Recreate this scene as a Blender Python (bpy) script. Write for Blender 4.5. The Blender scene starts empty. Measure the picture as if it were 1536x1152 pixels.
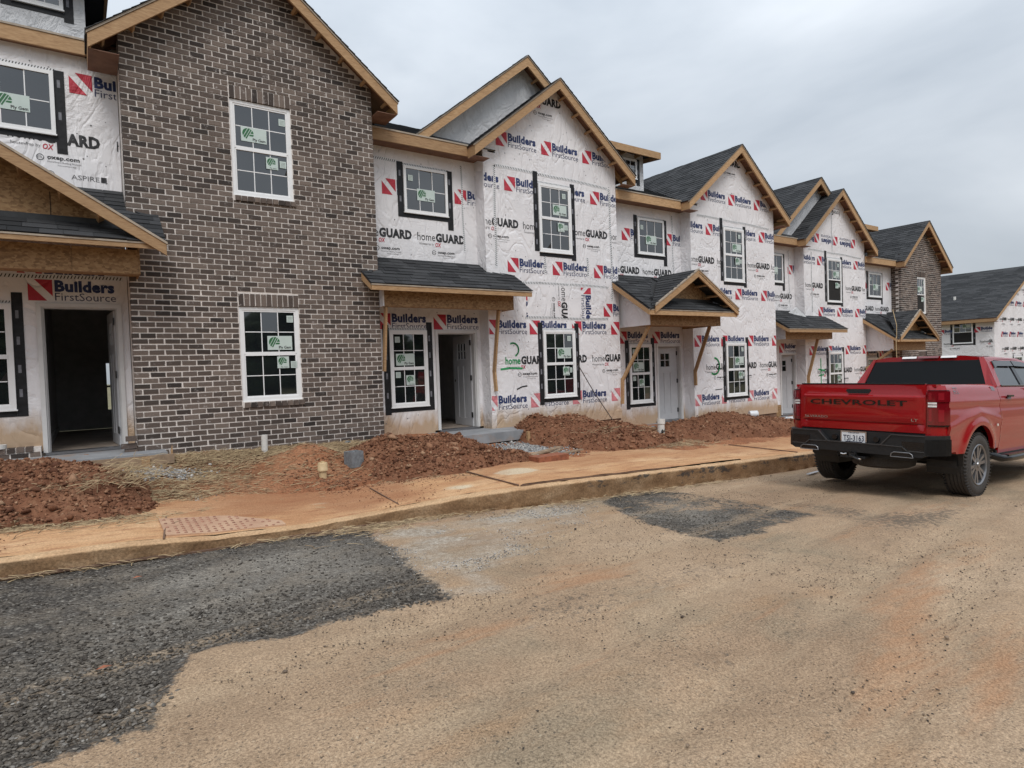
import bpy, bmesh, math, random
import numpy as np
from mathutils import Vector, Matrix

random.seed(7); np.random.seed(7)
D = bpy.data
SC = bpy.context.scene
COL = SC.collection
R_ = math.radians

# ------------------------------------------------------------------ camera
cam_d = D.cameras.new('camera'); cam = D.objects.new('camera', cam_d); COL.objects.link(cam)
cam_d.sensor_width = 36.0; cam_d.lens = 21.80; cam_d.clip_start = 0.05; cam_d.clip_end = 2000
RC = Matrix(((0.82216, -0.04346, 0.56760), (-0.56819, -0.00136, 0.82290), (-0.03499, -0.99905, -0.02581)))
mw = Matrix.Identity(4)
for i in range(3):
    mw[i][0] = RC[i][0]; mw[i][1] = -RC[i][1]; mw[i][2] = -RC[i][2]
mw[0][3], mw[1][3], mw[2][3] = 0.0, 0.0, 1.6
cam.matrix_world = mw
SC.camera = cam

# ------------------------------------------------------------------ world: overcast sky
W = D.worlds.new('World'); SC.world = W; W.use_nodes = True
nt = W.node_tree; nt.nodes.clear()
SUN_EL, SUN_AZ = R_(52), R_(205)
def wn(t, **k):
    n = nt.nodes.new(t)
    for a, b in k.items(): setattr(n, a, b)
    return n
out = wn('ShaderNodeOutputWorld')
sky = wn('ShaderNodeTexSky', sky_type='NISHITA', sun_disc=False, sun_elevation=SUN_EL, sun_rotation=SUN_AZ)
bgs = wn('ShaderNodeBackground'); bgs.inputs['Strength'].default_value = 0.07
nt.links.new(sky.outputs[0], bgs.inputs[0])
tc = wn('ShaderNodeTexCoord')
sep = wn('ShaderNodeSeparateXYZ'); nt.links.new(tc.outputs['Generated'], sep.inputs[0])
mp = wn('ShaderNodeMapping'); mp.inputs['Scale'].default_value = (1.0, 1.0, 2.6); mp.inputs['Location'].default_value = (0.35, 0.1, 0.0)
nt.links.new(tc.outputs['Generated'], mp.inputs[0])
nz = wn('ShaderNodeTexNoise'); nz.inputs['Scale'].default_value = 1.7; nz.inputs['Detail'].default_value = 6; nz.inputs['Roughness'].default_value = 0.5; nz.inputs['Distortion'].default_value = 0.35
nt.links.new(mp.outputs[0], nz.inputs['Vector'])
ramp = wn('ShaderNodeValToRGB')
cr = ramp.color_ramp
cr.elements[0].position = 0.33; cr.elements[0].color = (0.60, 0.675, 0.765, 1)
cr.elements[1].position = 0.68; cr.elements[1].color = (1.0, 1.065, 1.14, 1)
nt.links.new(nz.outputs['Fac'], ramp.inputs[0])
mr = wn('ShaderNodeMapRange'); mr.inputs['From Min'].default_value = 0.0; mr.inputs['From Max'].default_value = 1.0
mr.inputs['To Min'].default_value = 0.46; mr.inputs['To Max'].default_value = 1.36
nt.links.new(sep.outputs['Z'], mr.inputs[0])
mul = wn('ShaderNodeMixRGB', blend_type='MULTIPLY'); mul.inputs['Fac'].default_value = 1.0
nt.links.new(ramp.outputs[0], mul.inputs['Color1']); nt.links.new(mr.outputs[0], mul.inputs['Color2'])
bgc = wn('ShaderNodeBackground'); bgc.inputs['Strength'].default_value = 1.0
nt.links.new(mul.outputs[0], bgc.inputs[0])
mixs = wn('ShaderNodeMixShader'); mixs.inputs[0].default_value = 0.9
nt.links.new(bgs.outputs[0], mixs.inputs[1]); nt.links.new(bgc.outputs[0], mixs.inputs[2])
nt.links.new(mixs.outputs[0], out.inputs['Surface'])

sun_d = D.lights.new('sun', 'SUN'); sun_d.energy = 1.5; sun_d.angle = R_(25); sun_d.color = (1.0, 0.97, 0.93)
sun = D.objects.new('sun', sun_d); COL.objects.link(sun)
_sd = Vector((math.sin(SUN_AZ) * math.cos(SUN_EL), math.cos(SUN_AZ) * math.cos(SUN_EL), math.sin(SUN_EL)))
sun.rotation_euler = _sd.to_track_quat('Z', 'Y').to_euler()

SC.view_settings.view_transform = 'Standard'; SC.view_settings.look = 'None'
SC.view_settings.gamma = 1.0; SC.view_settings.exposure = 0.24; SC.view_settings.use_curve_mapping = False
SC.render.engine = 'CYCLES'
try:
    SC.cycles.max_bounces = 6; SC.cycles.use_denoising = True
except Exception: pass

# ------------------------------------------------------------------ materials
MATS = {}; PB = {}
class NB:
    """tiny node builder"""
    def __init__(s, name):
        s.m = D.materials.new(name); s.m.use_nodes = True; s.t = s.m.node_tree; s.t.nodes.clear()
        s.o = s.n('ShaderNodeOutputMaterial'); s.b = s.n('ShaderNodeBsdfPrincipled')
        s.l(s.b.outputs[0], s.o.inputs[0]); MATS[name] = s.m
        s.tc = s.n('ShaderNodeTexCoord')
        s.geo = None
    def n(s, t, **k):
        n = s.t.nodes.new(t)
        for a, b in k.items(): setattr(n, a, b)
        return n
    def l(s, a, b): s.t.links.new(a, b)
    def pos(s, scale=(1, 1, 1), loc=(0, 0, 0), rot=(0, 0, 0)):
        if s.geo is None: s.geo = s.n('ShaderNodeNewGeometry')
        m = s.n('ShaderNodeMapping'); m.inputs['Scale'].default_value = scale; m.inputs['Location'].default_value = loc; m.inputs['Rotation'].default_value = rot
        s.l(s.geo.outputs['Position'], m.inputs[0]); return m.outputs[0]
    def opos(s, scale=(1, 1, 1)):
        m = s.n('ShaderNodeMapping'); m.inputs['Scale'].default_value = scale
        s.l(s.tc.outputs['Object'], m.inputs[0]); return m.outputs[0]
    def noise(s, sc, det=4, rough=.55, vec=None, dist=0):
        n = s.n('ShaderNodeTexNoise'); n.inputs['Scale'].default_value = sc; n.inputs['Detail'].default_value = det
        n.inputs['Roughness'].default_value = rough; n.inputs['Distortion'].default_value = dist
        s.l(vec if vec is not None else s.pos(), n.inputs['Vector']); return n.outputs['Fac']
    def voro(s, sc, vec=None, feature='F1', out='Distance', rnd=1.0):
        n = s.n('ShaderNodeTexVoronoi', feature=feature); n.inputs['Scale'].default_value = sc; n.inputs['Randomness'].default_value = rnd
        s.l(vec if vec is not None else s.pos(), n.inputs['Vector']); return n.outputs[out]
    def ramp(s, fac, stops, interp='LINEAR'):
        r = s.n('ShaderNodeValToRGB'); c = r.color_ramp; c.interpolation = interp
        while len(c.elements) < len(stops): c.elements.new(0.5)
        for e, (p, col) in zip(c.elements, stops):
            e.position = p; e.color = (col if len(col) == 4 else (*col, 1)) if hasattr(col, '__len__') else (col, col, col, 1)
        s.l(fac, r.inputs[0]); return r.outputs[0]
    def mix(s, fac, a, b, mode='MIX'):
        m = s.n('ShaderNodeMixRGB', blend_type=mode)
        for i, x in (('Fac', fac), ('Color1', a), ('Color2', b)):
            if hasattr(x, 'is_output'): s.l(x, m.inputs[i])
            else: m.inputs[i].default_value = x if i == 'Fac' else (*x, 1) if len(x) == 3 else x
        return m.outputs[0]
    def math(s, op, a, b=None, c=None, clamp=False):
        m = s.n('ShaderNodeMath', operation=op); m.use_clamp = clamp
        for i, x in enumerate((a, b, c)):
            if x is None: continue
            if hasattr(x, 'is_output'): s.l(x, m.inputs[i])
            else: m.inputs[i].default_value = x
        return m.outputs[0]
    def attr(s, name, out='Fac'):
        a = s.n('ShaderNodeAttribute', attribute_name=name); return a.outputs[out]
    def rnd(s):
        o = s.n('ShaderNodeObjectInfo').outputs['Random']
        return s.math('FRACT', s.math('ADD', o, s.attr('rnd')))
    def bump(s, h, strength=.5, dist=.01):
        b = s.n('ShaderNodeBump'); b.inputs['Strength'].default_value = strength; b.inputs['Distance'].default_value = dist
        s.l(h, b.inputs['Height']); s.l(b.outputs[0], s.b.inputs['Normal']); return b
    def col(s, x):
        if hasattr(x, 'is_output'): s.l(x, s.b.inputs['Base Color'])
        else: s.b.inputs['Base Color'].default_value = (*x, 1)
        return s
    def set(s, **k):
        for a, v in k.items():
            i = s.b.inputs[{'rough': 'Roughness', 'metal': 'Metallic', 'spec': 'Specular IOR Level', 'ior': 'IOR', 'coat': 'Coat Weight', 'coatr': 'Coat Roughness', 'trans': 'Transmission Weight'}[a]]
            if hasattr(v, 'is_output'): s.l(v, i)
            else: i.default_value = v
        return s

def plain(name, c, rough=.6, metal=0, var=.12, vs=6, **k):
    b = NB(name); n = b.noise(vs, 3)
    lo = tuple(x * (1 - var) for x in c); hi = tuple(min(1, x * (1 + var)) for x in c)
    b.col(b.ramp(n, [(.3, lo), (.7, hi)])); b.set(rough=rough, metal=metal, **k); PB[name] = b; return b

def wrap_height(b):
    cr1 = b.noise(3.2, 5, .62, b.pos((1.0, 1.0, .55), rot=(0, .6, 0)), dist=.9)
    cr2 = b.noise(6.5, 4, .6, b.pos((.5, .5, 1.5), rot=(0, -.35, 0)), dist=1.2)
    ridge = b.math('ABSOLUTE', b.math('SUBTRACT', cr1, .5))
    ridge2 = b.math('ABSOLUTE', b.math('SUBTRACT', cr2, .5))
    big = b.noise(.8, 2)
    h = b.math('ADD', b.math('MULTIPLY', b.math('POWER', b.math('MINIMUM', b.math('MULTIPLY', ridge, 7), 1.0), .7), .6), b.math('MULTIPLY', b.math('MINIMUM', b.math('MULTIPLY', ridge2, 8), 1.0), .35))
    amt = b.ramp(b.noise(.75, 3), [(.44, .10), (.66, 1.0)])
    h = b.math('MULTIPLY', h, amt)
    fold = b.math('ABSOLUTE', b.math('SUBTRACT', b.noise(1.5, 3, .5, b.pos((1, 1, .5), rot=(0, .8, 0)), dist=2.2), .5))
    h = b.math('ADD', h, b.math('MULTIPLY', b.math('MINIMUM', b.math('MULTIPLY', fold, 14), 1.0), .9))
    return h

def make_materials():
    # white house wrap: creased sheet, scuffs, mud splash with a ragged edge low down
    b = NB('wrap')
    h = wrap_height(b)
    tone = b.ramp(b.noise(1.3, 4), [(.3, (.71, .69, .70)), (.7, (.81, .79, .80))])
    scuff = b.ramp(b.noise(9, 5, .7), [(.62, 0.0), (.75, .5)])
    tone = b.mix(b.math('MULTIPLY', scuff, .35), tone, (.42, .36, .31))
    st = b.attr('low')
    stn = b.math('ADD', st, b.math('MULTIPLY', b.math('SUBTRACT', b.noise(4.5, 6, .65, b.pos((1, 1, .4))), .5), .75))
    tone = b.mix(b.ramp(stn, [(.30, 0.0), (.72, .85)]), tone, (.42, .27, .14))
    b.col(tone); b.set(rough=.55, spec=.35);    b.bump(h, .42, .03)
    b = NB('wrap_plain')
    h = b.noise(2.6, 5, .6, b.pos((1, 1, .5), rot=(0, .7, 0)), dist=1.6)
    b.col(b.ramp(b.noise(2, 4), [(.3, (.50, .50, .51)), (.7, (.64, .64, .65))])); b.set(rough=.5)
    b.bump(b.math('MINIMUM', b.math('MULTIPLY', b.math('ABSOLUTE', b.math('SUBTRACT', h, .5)), 9), 1.0), .38, .05)
    # brick and mortar
    b = NB('brick')
    r = b.rnd()
    c = b.ramp(r, [(0, (.03, .022, .019)), (.10, (.055, .041, .034)), (.35, (.098, .072, .059)), (.75, (.138, .104, .086)), (1, (.185, .143, .118))])
    g = b.noise(55, 4, .7)
    c = b.mix(.75, c, b.ramp(g, [(.25, (.55, .55, .55)), (.75, (1.3, 1.3, 1.3))]), 'MULTIPLY')
    sm = b.math('MULTIPLY', b.ramp(b.noise(14, 5, .7), [(.60, 0.0), (.72, 1.0)]), b.ramp(b.noise(1.0, 4), [(.38, .12), (.60, 1.0)]))
    c = b.mix(sm, c, (.42, .38, .36))
    b.col(c); b.set(rough=.85); b.bump(g, .5, .006)
    b = NB('mortar')
    g = b.noise(40, 5, .7)
    b.col(b.ramp(b.math('ADD', b.math('MULTIPLY', g, .5), b.math('MULTIPLY', b.noise(2.2, 4), .5)), [(.3, (.60, .54, .495)), (.7, (.83, .765, .715))])); b.set(rough=.9); b.bump(g, .8, .01)
    # sawn pine
    b = NB('lumber')
    g = b.noise(7, 5, .6, b.pos((1.2, 9, 9), rot=(0, .35, 0)), dist=.6)
    c = b.ramp(g, [(.25, (.25, .138, .062)), (.5, (.40, .246, .124)), (.75, (.50, .335, .185))])
    c = b.mix(1.0, c, b.ramp(b.rnd(), [(0, (.78, .76, .74)), (.5, (1.0, .98, .95)), (1, (1.18, 1.18, 1.18))]), 'MULTIPLY')
    k = b.ramp(b.voro(2.6, b.pos((1, 1, 2.2))), [(.0, 1.0), (.045, .8), (.075, 0.0)])
    c = b.mix(b.math('MULTIPLY', k, .75), c, (.12, .055, .022))
    c = b.mix(b.ramp(b.noise(1.7, 4), [(.5, 0.0), (.75, .5)]), c, (.36, .23, .12))
    b.col(c); b.set(rough=.72); b.bump(g, .25, .004)
    b = NB('osb')
    v = b.voro(26, b.pos((1, .7, 1.6), rot=(0, .5, 0)), out='Color')
    sp = b.n('ShaderNodeSeparateColor'); b.l(v, sp.inputs[0])
    f = b.math('ADD', b.math('MULTIPLY', sp.outputs[0], .6), b.math('MULTIPLY', b.noise(12, 5, .7), .5))
    b.col(b.ramp(f, [(.20, (.17, .088, .034)), (.55, (.29, .165, .072)), (.9, (.38, .235, .112))])); b.set(rough=.7); b.bump(f, .3, .003)
    b = NB('soffit')
    b.col(b.ramp(b.noise(5, 5, .6), [(.3, (.15, .078, .05)), (.7, (.235, .13, .085))])); b.set(rough=.8)
    plain('drip_edge', (.36, .30, .235), .6, var=.2, vs=7)
    # roofing
    b = NB('shingle')
    r = b.rnd(); g = b.noise(160, 3, .8)
    c = b.ramp(r, [(0, (.021, .022, .024)), (.5, (.034, .035, .037)), (1, (.052, .053, .056))])
    c = b.mix(.8, c, b.ramp(g, [(.3, (.55, .55, .55)), (.7, (1.5, 1.5, 1.5))]), 'MULTIPLY')
    b.col(c); b.set(rough=.85, spec=.3); b.bump(g, .5, .004)
    plain('felt', (.022, .023, .025), .55, var=.35, vs=9)
    # windows
    plain('vinyl', (.80, .80, .80), .38, var=.03)
    b = NB('glass'); b.col((.010, .012, .014)); b.set(rough=.03, ior=2.15)
    b.bump(b.noise(1.6, 2), .04, .02)
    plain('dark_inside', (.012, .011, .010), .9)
    b = NB('tape_black'); n = b.noise(14, 4)
    b.col(b.ramp(n, [(.3, (.007, .007, .008)), (.75, (.02, .02, .023))])); b.set(rough=.55, spec=.3); b.bump(n, .5, .01)
    plain('tape_grey', (.16, .16, .18), .5, var=.3, vs=20)
    plain('tape_white', (.72, .72, .73), .45, var=.05)
    plain('print_red', (.46, .028, .05), .6, var=.12, vs=9)
    plain('print_red_pale', (.60, .20, .22), .6, var=.15, vs=9)
    plain('print_blue', (.020, .036, .12), .6, var=.15)
    plain('print_navy', (.045, .055, .12), .6, var=.15)
    plain('print_black', (.018, .018, .02), .6, var=.2)
    plain('print_grey', (.17, .165, .17), .6, var=.2)
    for k in ('print_red', 'print_red_pale', 'print_blue', 'print_navy', 'print_black', 'print_grey'):
        bb = PB[k]; bb.bump(wrap_height(bb), .42, .03)
    plain('spray_green', (.02, .30, .10), .6, var=.25, vs=20)
    plain('sticker', (.52, .60, .56), .35, var=.04)
    plain('sticker_green', (.025, .13, .045), .4, var=.1)
    # doors, trim
    plain('door_paint', (.47, .47, .48), .45, var=.05)
    plain('door_trim', (.62, .61, .60), .5, var=.07, vs=4)
    plain('jamb', (.50, .49, .48), .5, var=.08)
    plain('hinge', (.008, .008, .008), .4)
    plain('plaster', (.42, .41, .40), .8)
    plain('subfloor', (.26, .21, .17), .8, var=.25, vs=4)
    # concrete
    b = NB('concrete'); n = b.noise(3, 6, .6); g = b.noise(70, 3)
    c = b.ramp(n, [(.3, (.20, .205, .215)), (.7, (.31, .315, .325))])
    c = b.mix(b.ramp(b.noise(1.8, 5, .7), [(.55, 0.0), (.75, .7)]), c, (.33, .20, .12))
    b.col(c); b.set(rough=.85); b.bump(g, .3, .004)
    plain('block_grey', (.17, .18, .19), .9, var=.25, vs=30)
    b = NB('foundation'); b.col(b.ramp(b.noise(5, 5), [(.3, (.10, .055, .035)), (.7, (.20, .12, .08))])); b.set(rough=.9)
    plain('pvc_beige', (.56, .42, .24), .5, var=.18, vs=12)
    plain('pvc_white', (.66, .64, .60), .5, var=.1, vs=12)
    plain('black_plastic', (.010, .010, .011), .45, var=.2)
    plain('stone_dark', (.05, .043, .04), .9, var=.4, vs=20)
    plain('plastic_white', (.66, .68, .70), .35, var=.08)
    plain('plastic_blue', (.30, .42, .48), .3, var=.2)
    plain('old_wood', (.27, .19, .125), .85, var=.3, vs=9)
    plain('rust_steel', (.26, .09, .045), .8, var=.35, vs=14)
    plain('cord_tan', (.50, .38, .22), .7)
    plain('rod', (.075, .06, .05), .6)
    # soil
    b = NB('soil')
    n = b.noise(2.2, 6, .65); g = b.noise(26, 5, .7); dry = b.noise(7, 5, .65)
    c = b.ramp(n, [(.25, (.12, .052, .030)), (.5, (.20, .093, .053)), (.75, (.28, .15, .09))])
    c = b.mix(.7, c, b.ramp(g, [(.25, (.55, .5, .48)), (.75, (1.35, 1.3, 1.25))]), 'MULTIPLY')
    c = b.mix(b.ramp(dry, [(.60, 0.0), (.78, .5)]), c, (.36, .225, .13))
    b.col(c); b.set(rough=.95, spec=.15); b.bump(g, .8, .03)
    b = NB('clod')
    r = b.rnd(); g = b.noise(45, 4, .7)
    c = b.ramp(r, [(0, (.10, .044, .027)), (.5, (.195, .092, .053)), (.85, (.285, .15, .09)), (1, (.37, .24, .155))])
    c = b.mix(.7, c, b.ramp(g, [(.3, (.6, .58, .56)), (.7, (1.3, 1.25, 1.2))]), 'MULTIPLY')
    b.col(c); b.set(rough=.95, spec=.15); b.bump(g, .6, .01)
    b = NB('gravel')
    c = b.ramp(b.rnd(), [(0, (.10, .105, .115)), (.5, (.25, .245, .24)), (.9, (.42, .405, .38)), (1, (.55, .53, .50))])
    b.col(c); b.set(rough=.85)
    b = NB('aggregate')
    c = b.ramp(b.rnd(), [(0, (.044, .037, .031)), (.5, (.098, .085, .071)), (.85, (.145, .127, .107)), (.97, (.18, .164, .145)), (1, (.30, .28, .25))])
    c = b.mix(.6, c, b.ramp(b.noise(60, 3), [(.3, (.6, .6, .6)), (.7, (1.3, 1.3, 1.3))]), 'MULTIPLY')
    b.col(c); b.set(rough=.85, spec=.2)
    b = NB('grit')
    c = b.ramp(b.rnd(), [(0, (.03, .026, .024)), (.5, (.10, .07, .05)), (1, (.30, .22, .15))]); b.col(c); b.set(rough=.9)
    b = NB('straw')
    c = b.ramp(b.rnd(), [(0, (.13, .085, .045)), (.5, (.285, .195, .105)), (1, (.45, .345, .20))]); b.col(c); b.set(rough=.8)
    # yard: bare red earth, straw-brown zones and pale sandy washes
    b = NB('yard')
    n = b.noise(1.4, 6, .65); g = b.noise(32, 5, .75); m = b.noise(7, 5, .65)
    c = b.ramp(n, [(.25, (.22, .088, .046)), (.5, (.33, .148, .078)), (.75, (.42, .225, .13))])
    c = b.mix(b.math('MULTIPLY', b.attr('straw'), .75), c, b.ramp(m, [(.3, (.13, .078, .043)), (.7, (.26, .165, .09))]))
    c = b.mix(b.ramp(b.math('ADD', b.attr('pale'), b.math('MULTIPLY', b.math('SUBTRACT', m, .5), .8)), [(.4, 0.0), (.6, 1.0)]), c, (.52, .42, .32))
    c = b.mix(.75, c, b.ramp(g, [(.36, (.55, .53, .51)), (.64, (1.38, 1.36, 1.32))]), 'MULTIPLY')
    b.col(c); b.set(rough=.95, spec=.15); b.bump(b.math('ADD', g, b.math('MULTIPLY', m, 1.5)), .8, .03)
    # pavement: concrete under a film of orange clay
    b = NB('pavement')
    n = b.noise(1.1, 6, .65, b.pos((.6, 1.6, 1))); g = b.noise(60, 4, .7); m = b.noise(5, 6, .7, b.pos((.45, 1.8, 1)))
    c = b.ramp(n, [(.28, (.40, .195, .095)), (.5, (.535, .315, .165)), (.72, (.63, .42, .245))])
    c = b.mix(b.ramp(m, [(.51, 0.0), (.66, .8)]), c, (.30, .135, .07))
    c = b.mix(b.ramp(b.math('ADD', b.attr('pale'), b.math('MULTIPLY', b.math('SUBTRACT', m, .5), .6)), [(.42, 0.0), (.55, .9)]), c, (.62, .53, .38))
    c = b.mix(b.math('MULTIPLY', b.attr('clay'), b.ramp(m, [(.3, .95), (.7, .45)])), c, (.30, .13, .066))
    c = b.mix(.65, c, b.ramp(g, [(.38, (.68, .66, .64)), (.62, (1.25, 1.25, 1.25))]), 'MULTIPLY')
    b.col(c); b.set(rough=.9, spec=.2); b.bump(b.math('ADD', g, m), .35, .008)
    # kerb: grey concrete stained tan, with black scuffs and gouges
    b = NB('kerb')
    n = b.noise(2.4, 6, .65, b.pos((.8, 1, 2))); g = b.noise(45, 4, .7)
    c = b.ramp(n, [(.28, (.13, .073, .038)), (.5, (.235, .142, .075)), (.72, (.35, .24, .145))])
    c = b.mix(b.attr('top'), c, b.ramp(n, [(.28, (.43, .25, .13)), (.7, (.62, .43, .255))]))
    sc = b.math('ADD', b.attr('scuff'), b.math('MULTIPLY', b.math('SUBTRACT', b.noise(5, 7, .75, b.pos((1, 1, 2.2))), .5), 2.0))
    c = b.mix(b.ramp(sc, [(.42, 0.0), (.58, .88)]), c, (.045, .043, .042))
    c = b.mix(.75, c, b.ramp(g, [(.36, (.6, .59, .58)), (.64, (1.3, 1.3, 1.3))]), 'MULTIPLY')
    b.col(c); b.set(rough=.9, spec=.2); b.bump(b.math('ADD', g, n), .5, .012)
    b = NB('warning_pad')
    c = b.ramp(b.noise(3, 5, .7), [(.3, (.38, .21, .135)), (.7, (.55, .37, .24))]); b.col(c); b.set(rough=.85)
    plain('dome_red', (.30, .15, .10), .85, var=.3, vs=8)
    # road: compacted dusty base with coarse asphalt areas and white stone dust
    b = NB('road')
    n = b.noise(.55, 6, .6, b.pos((.7, 1.3, 1), rot=(0, 0, .1))); n2 = b.noise(3.1, 6, .65); g = b.noise(75, 4, .75); g2 = b.noise(19, 4, .7)
    c = b.ramp(n, [(.28, (.28, .19, .122)), (.5, (.375, .265, .172)), (.72, (.455, .335, .228))])
    c = b.mix(.5, c, b.ramp(n2, [(.3, (.78, .765, .75)), (.7, (1.16, 1.16, 1.16))]), 'MULTIPLY')
    # peppering of exposed dark aggregate
    zone = b.ramp(b.noise(1.3, 5, .7), [(.34, .12), (.64, 1.0)])
    pep = b.math('MULTIPLY', b.ramp(b.noise(62, 2, .6), [(.60, 0.0), (.66, 1.0)]), zone)
    pep = b.math('MAXIMUM', pep, b.math('MULTIPLY', b.ramp(b.noise(30, 2, .6), [(.66, 0.0), (.71, 1.0)]), b.ramp(b.noise(2.3, 4), [(.42, .1), (.6, .9)])))
    lite = b.math('MULTIPLY', b.ramp(b.noise(48, 2, .6, b.pos(loc=(3, 7, 1))), [(.64, 0.0), (.70, .8)]), zone)
    c = b.mix(lite, c, (.44, .36, .26))
    c = b.mix(b.ramp(b.noise(.8, 4, .6, b.pos(loc=(9, 2, 0))), [(.52, 0.0), (.70, .55)]), c, (.235, .20, .14))
    c = b.mix(b.ramp(b.noise(1.0, 5, .65, b.pos((.5, 1.6, 1), loc=(2, 5, 0), rot=(0, 0, .25))), [(.55, 0.0), (.72, .6)]), c, (.34, .195, .10))
    c = b.mix(pep, c, (.075, .062, .05))
    stz = b.noise(4.2, 7, .72, b.pos((.45, 2.4, 1), rot=(0, 0, -.22)))
    c = b.mix(b.ramp(b.math('MULTIPLY', b.math('ADD', b.math('MULTIPLY', b.attr('red'), 1.5), b.math('MULTIPLY', b.math('SUBTRACT', stz, .5), 2.0)), b.math('MINIMUM', b.math('MULTIPLY', b.attr('red'), 5.0), 1.0)), [(.25, 0.0), (.85, .75)]), c, (.38, .205, .11))
    c = b.mix(b.ramp(b.math('ADD', b.attr('worn'), b.math('MULTIPLY', b.math('SUBTRACT', g2, .5), 2.2)), [(.40, 0.0), (.75, .75)]), c, (.10, .085, .07))
    dn = b.noise(5.5, 6, .7, b.pos((.6, 2.2, 1), rot=(0, 0, .28)))
    c = b.mix(b.ramp(b.math('ADD', b.attr('dust'), b.math('MULTIPLY', b.math('SUBTRACT', dn, .5), .9)), [(.18, 0.0), (.85, .85)]), c,
              b.mix(b.ramp(g2, [(.4, 0.0), (.6, 1.0)]), (.29, .24, .185), (.47, .42, .355)))
    vd = b.voro(42, b.pos((1, 1.25, 1)), out='Color'); sp = b.n('ShaderNodeSeparateColor'); b.l(vd, sp.inputs[0])
    vdd = b.voro(42, b.pos((1, 1.25, 1)))
    ac = b.ramp(sp.outputs[0], [(0, (.058, .050, .043)), (.6, (.125, .111, .096)), (.9, (.195, .176, .154)), (1, (.32, .293, .255))])
    ac = b.mix(1.0, ac, b.ramp(vdd, [(.25, (1, 1, 1)), (.75, (.42, .42, .42))]), 'MULTIPLY')
    ac = b.mix(b.math('MULTIPLY', b.attr('ashdust'), b.ramp(g2, [(.25, .15), (.70, .95)])), ac, (.335, .305, .262))
    ac = b.mix(b.ramp(b.noise(2.6, 6, .7), [(.46, 0.0), (.70, .6)]), ac, (.23, .19, .145))
    am = b.ramp(b.math('ADD', b.attr('asph'), b.math('MULTIPLY', b.math('SUBTRACT', b.noise(13, 6, .75), .5), 1.7)), [(.36, 0.0), (.66, 1.0)])
    c = b.mix(am, c, ac)
    c = b.mix(b.math('MULTIPLY', b.attr('track'), b.ramp(b.noise(3.5, 6, .7, b.pos((.5, 2.2, 1), rot=(0, 0, -.3))), [(.40, 0.0), (.62, .55)])), c, (.42, .31, .205))
    c = b.mix(.75, c, b.ramp(g, [(.38, (.58, .565, .55)), (.62, (1.36, 1.37, 1.38))]), 'MULTIPLY')
    c = b.mix(.6, c, b.ramp(b.noise(170, 2, .7), [(.38, (.70, .69, .68)), (.62, (1.25, 1.25, 1.25))]), 'MULTIPLY')
    b.col(c); b.set(rough=.92, spec=.2)
    hh = b.mix(am, b.math('ADD', b.math('MULTIPLY', g, .5), b.math('MULTIPLY', g2, .5)), b.math('MULTIPLY', b.math('SUBTRACT', 1.0, vdd), 1.6))
    b.bump(hh, .8, .016)
    plain('terrain', (.16, .14, .07), .95, var=.3, vs=.4)
    plain('hedge', (.035, .055, .02), .9, var=.4, vs=3)
    # truck
    b = NB('paint_red'); b.col(b.ramp(b.noise(40, 2), [(.4, (.285, .0014, .0044)), (.6, (.305, .0016, .0048))])); b.set(rough=.38, metal=.0, coat=1.0, coatr=.03, spec=.15)
    plain('trim_black', (.012, .012, .013), .42, var=.2, vs=18)
    plain('gloss_black', (.008, .008, .009), .15, var=.1)
    b = NB('tint_glass'); b.col((.005, .006, .007)); b.set(rough=.015, ior=1.27)
    b = NB('side_glass'); b.col((.03, .034, .037)); b.set(rough=.02, ior=2.1)
    b = NB('tyre'); g = b.noise(60, 3); b.col(b.ramp(g, [(.3, (.03, .027, .025)), (.7, (.058, .051, .046))])); b.set(rough=.8); b.bump(g, .3, .003)
    plain('alloy', (.27, .27, .28), .34, metal=.8, var=.06)
    plain('alloy_dark', (.02, .02, .022), .35, metal=.5, var=.1)
    plain('chrome', (.62, .62, .63), .18, metal=1.0, var=.04)
    b = NB('lamp_red'); b.col((.15, .003, .008)); b.set(rough=.08, coat=1.0)
    b = NB('lamp_red_inner'); b.col((.24, .008, .016)); b.set(rough=.15, coat=1.0)  # lighter red of the inner lens elements, no emission
    b = NB('lamp_clear'); b.col((.75, .72, .70)); b.set(rough=.12, coat=1.0)
    plain('plate_white', (.74, .75, .77), .4, var=.03)
    plain('plate_ink', (.02, .025, .06), .5)
    plain('visor', (.05, .052, .055), .12)
make_materials()
M = MATS

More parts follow.
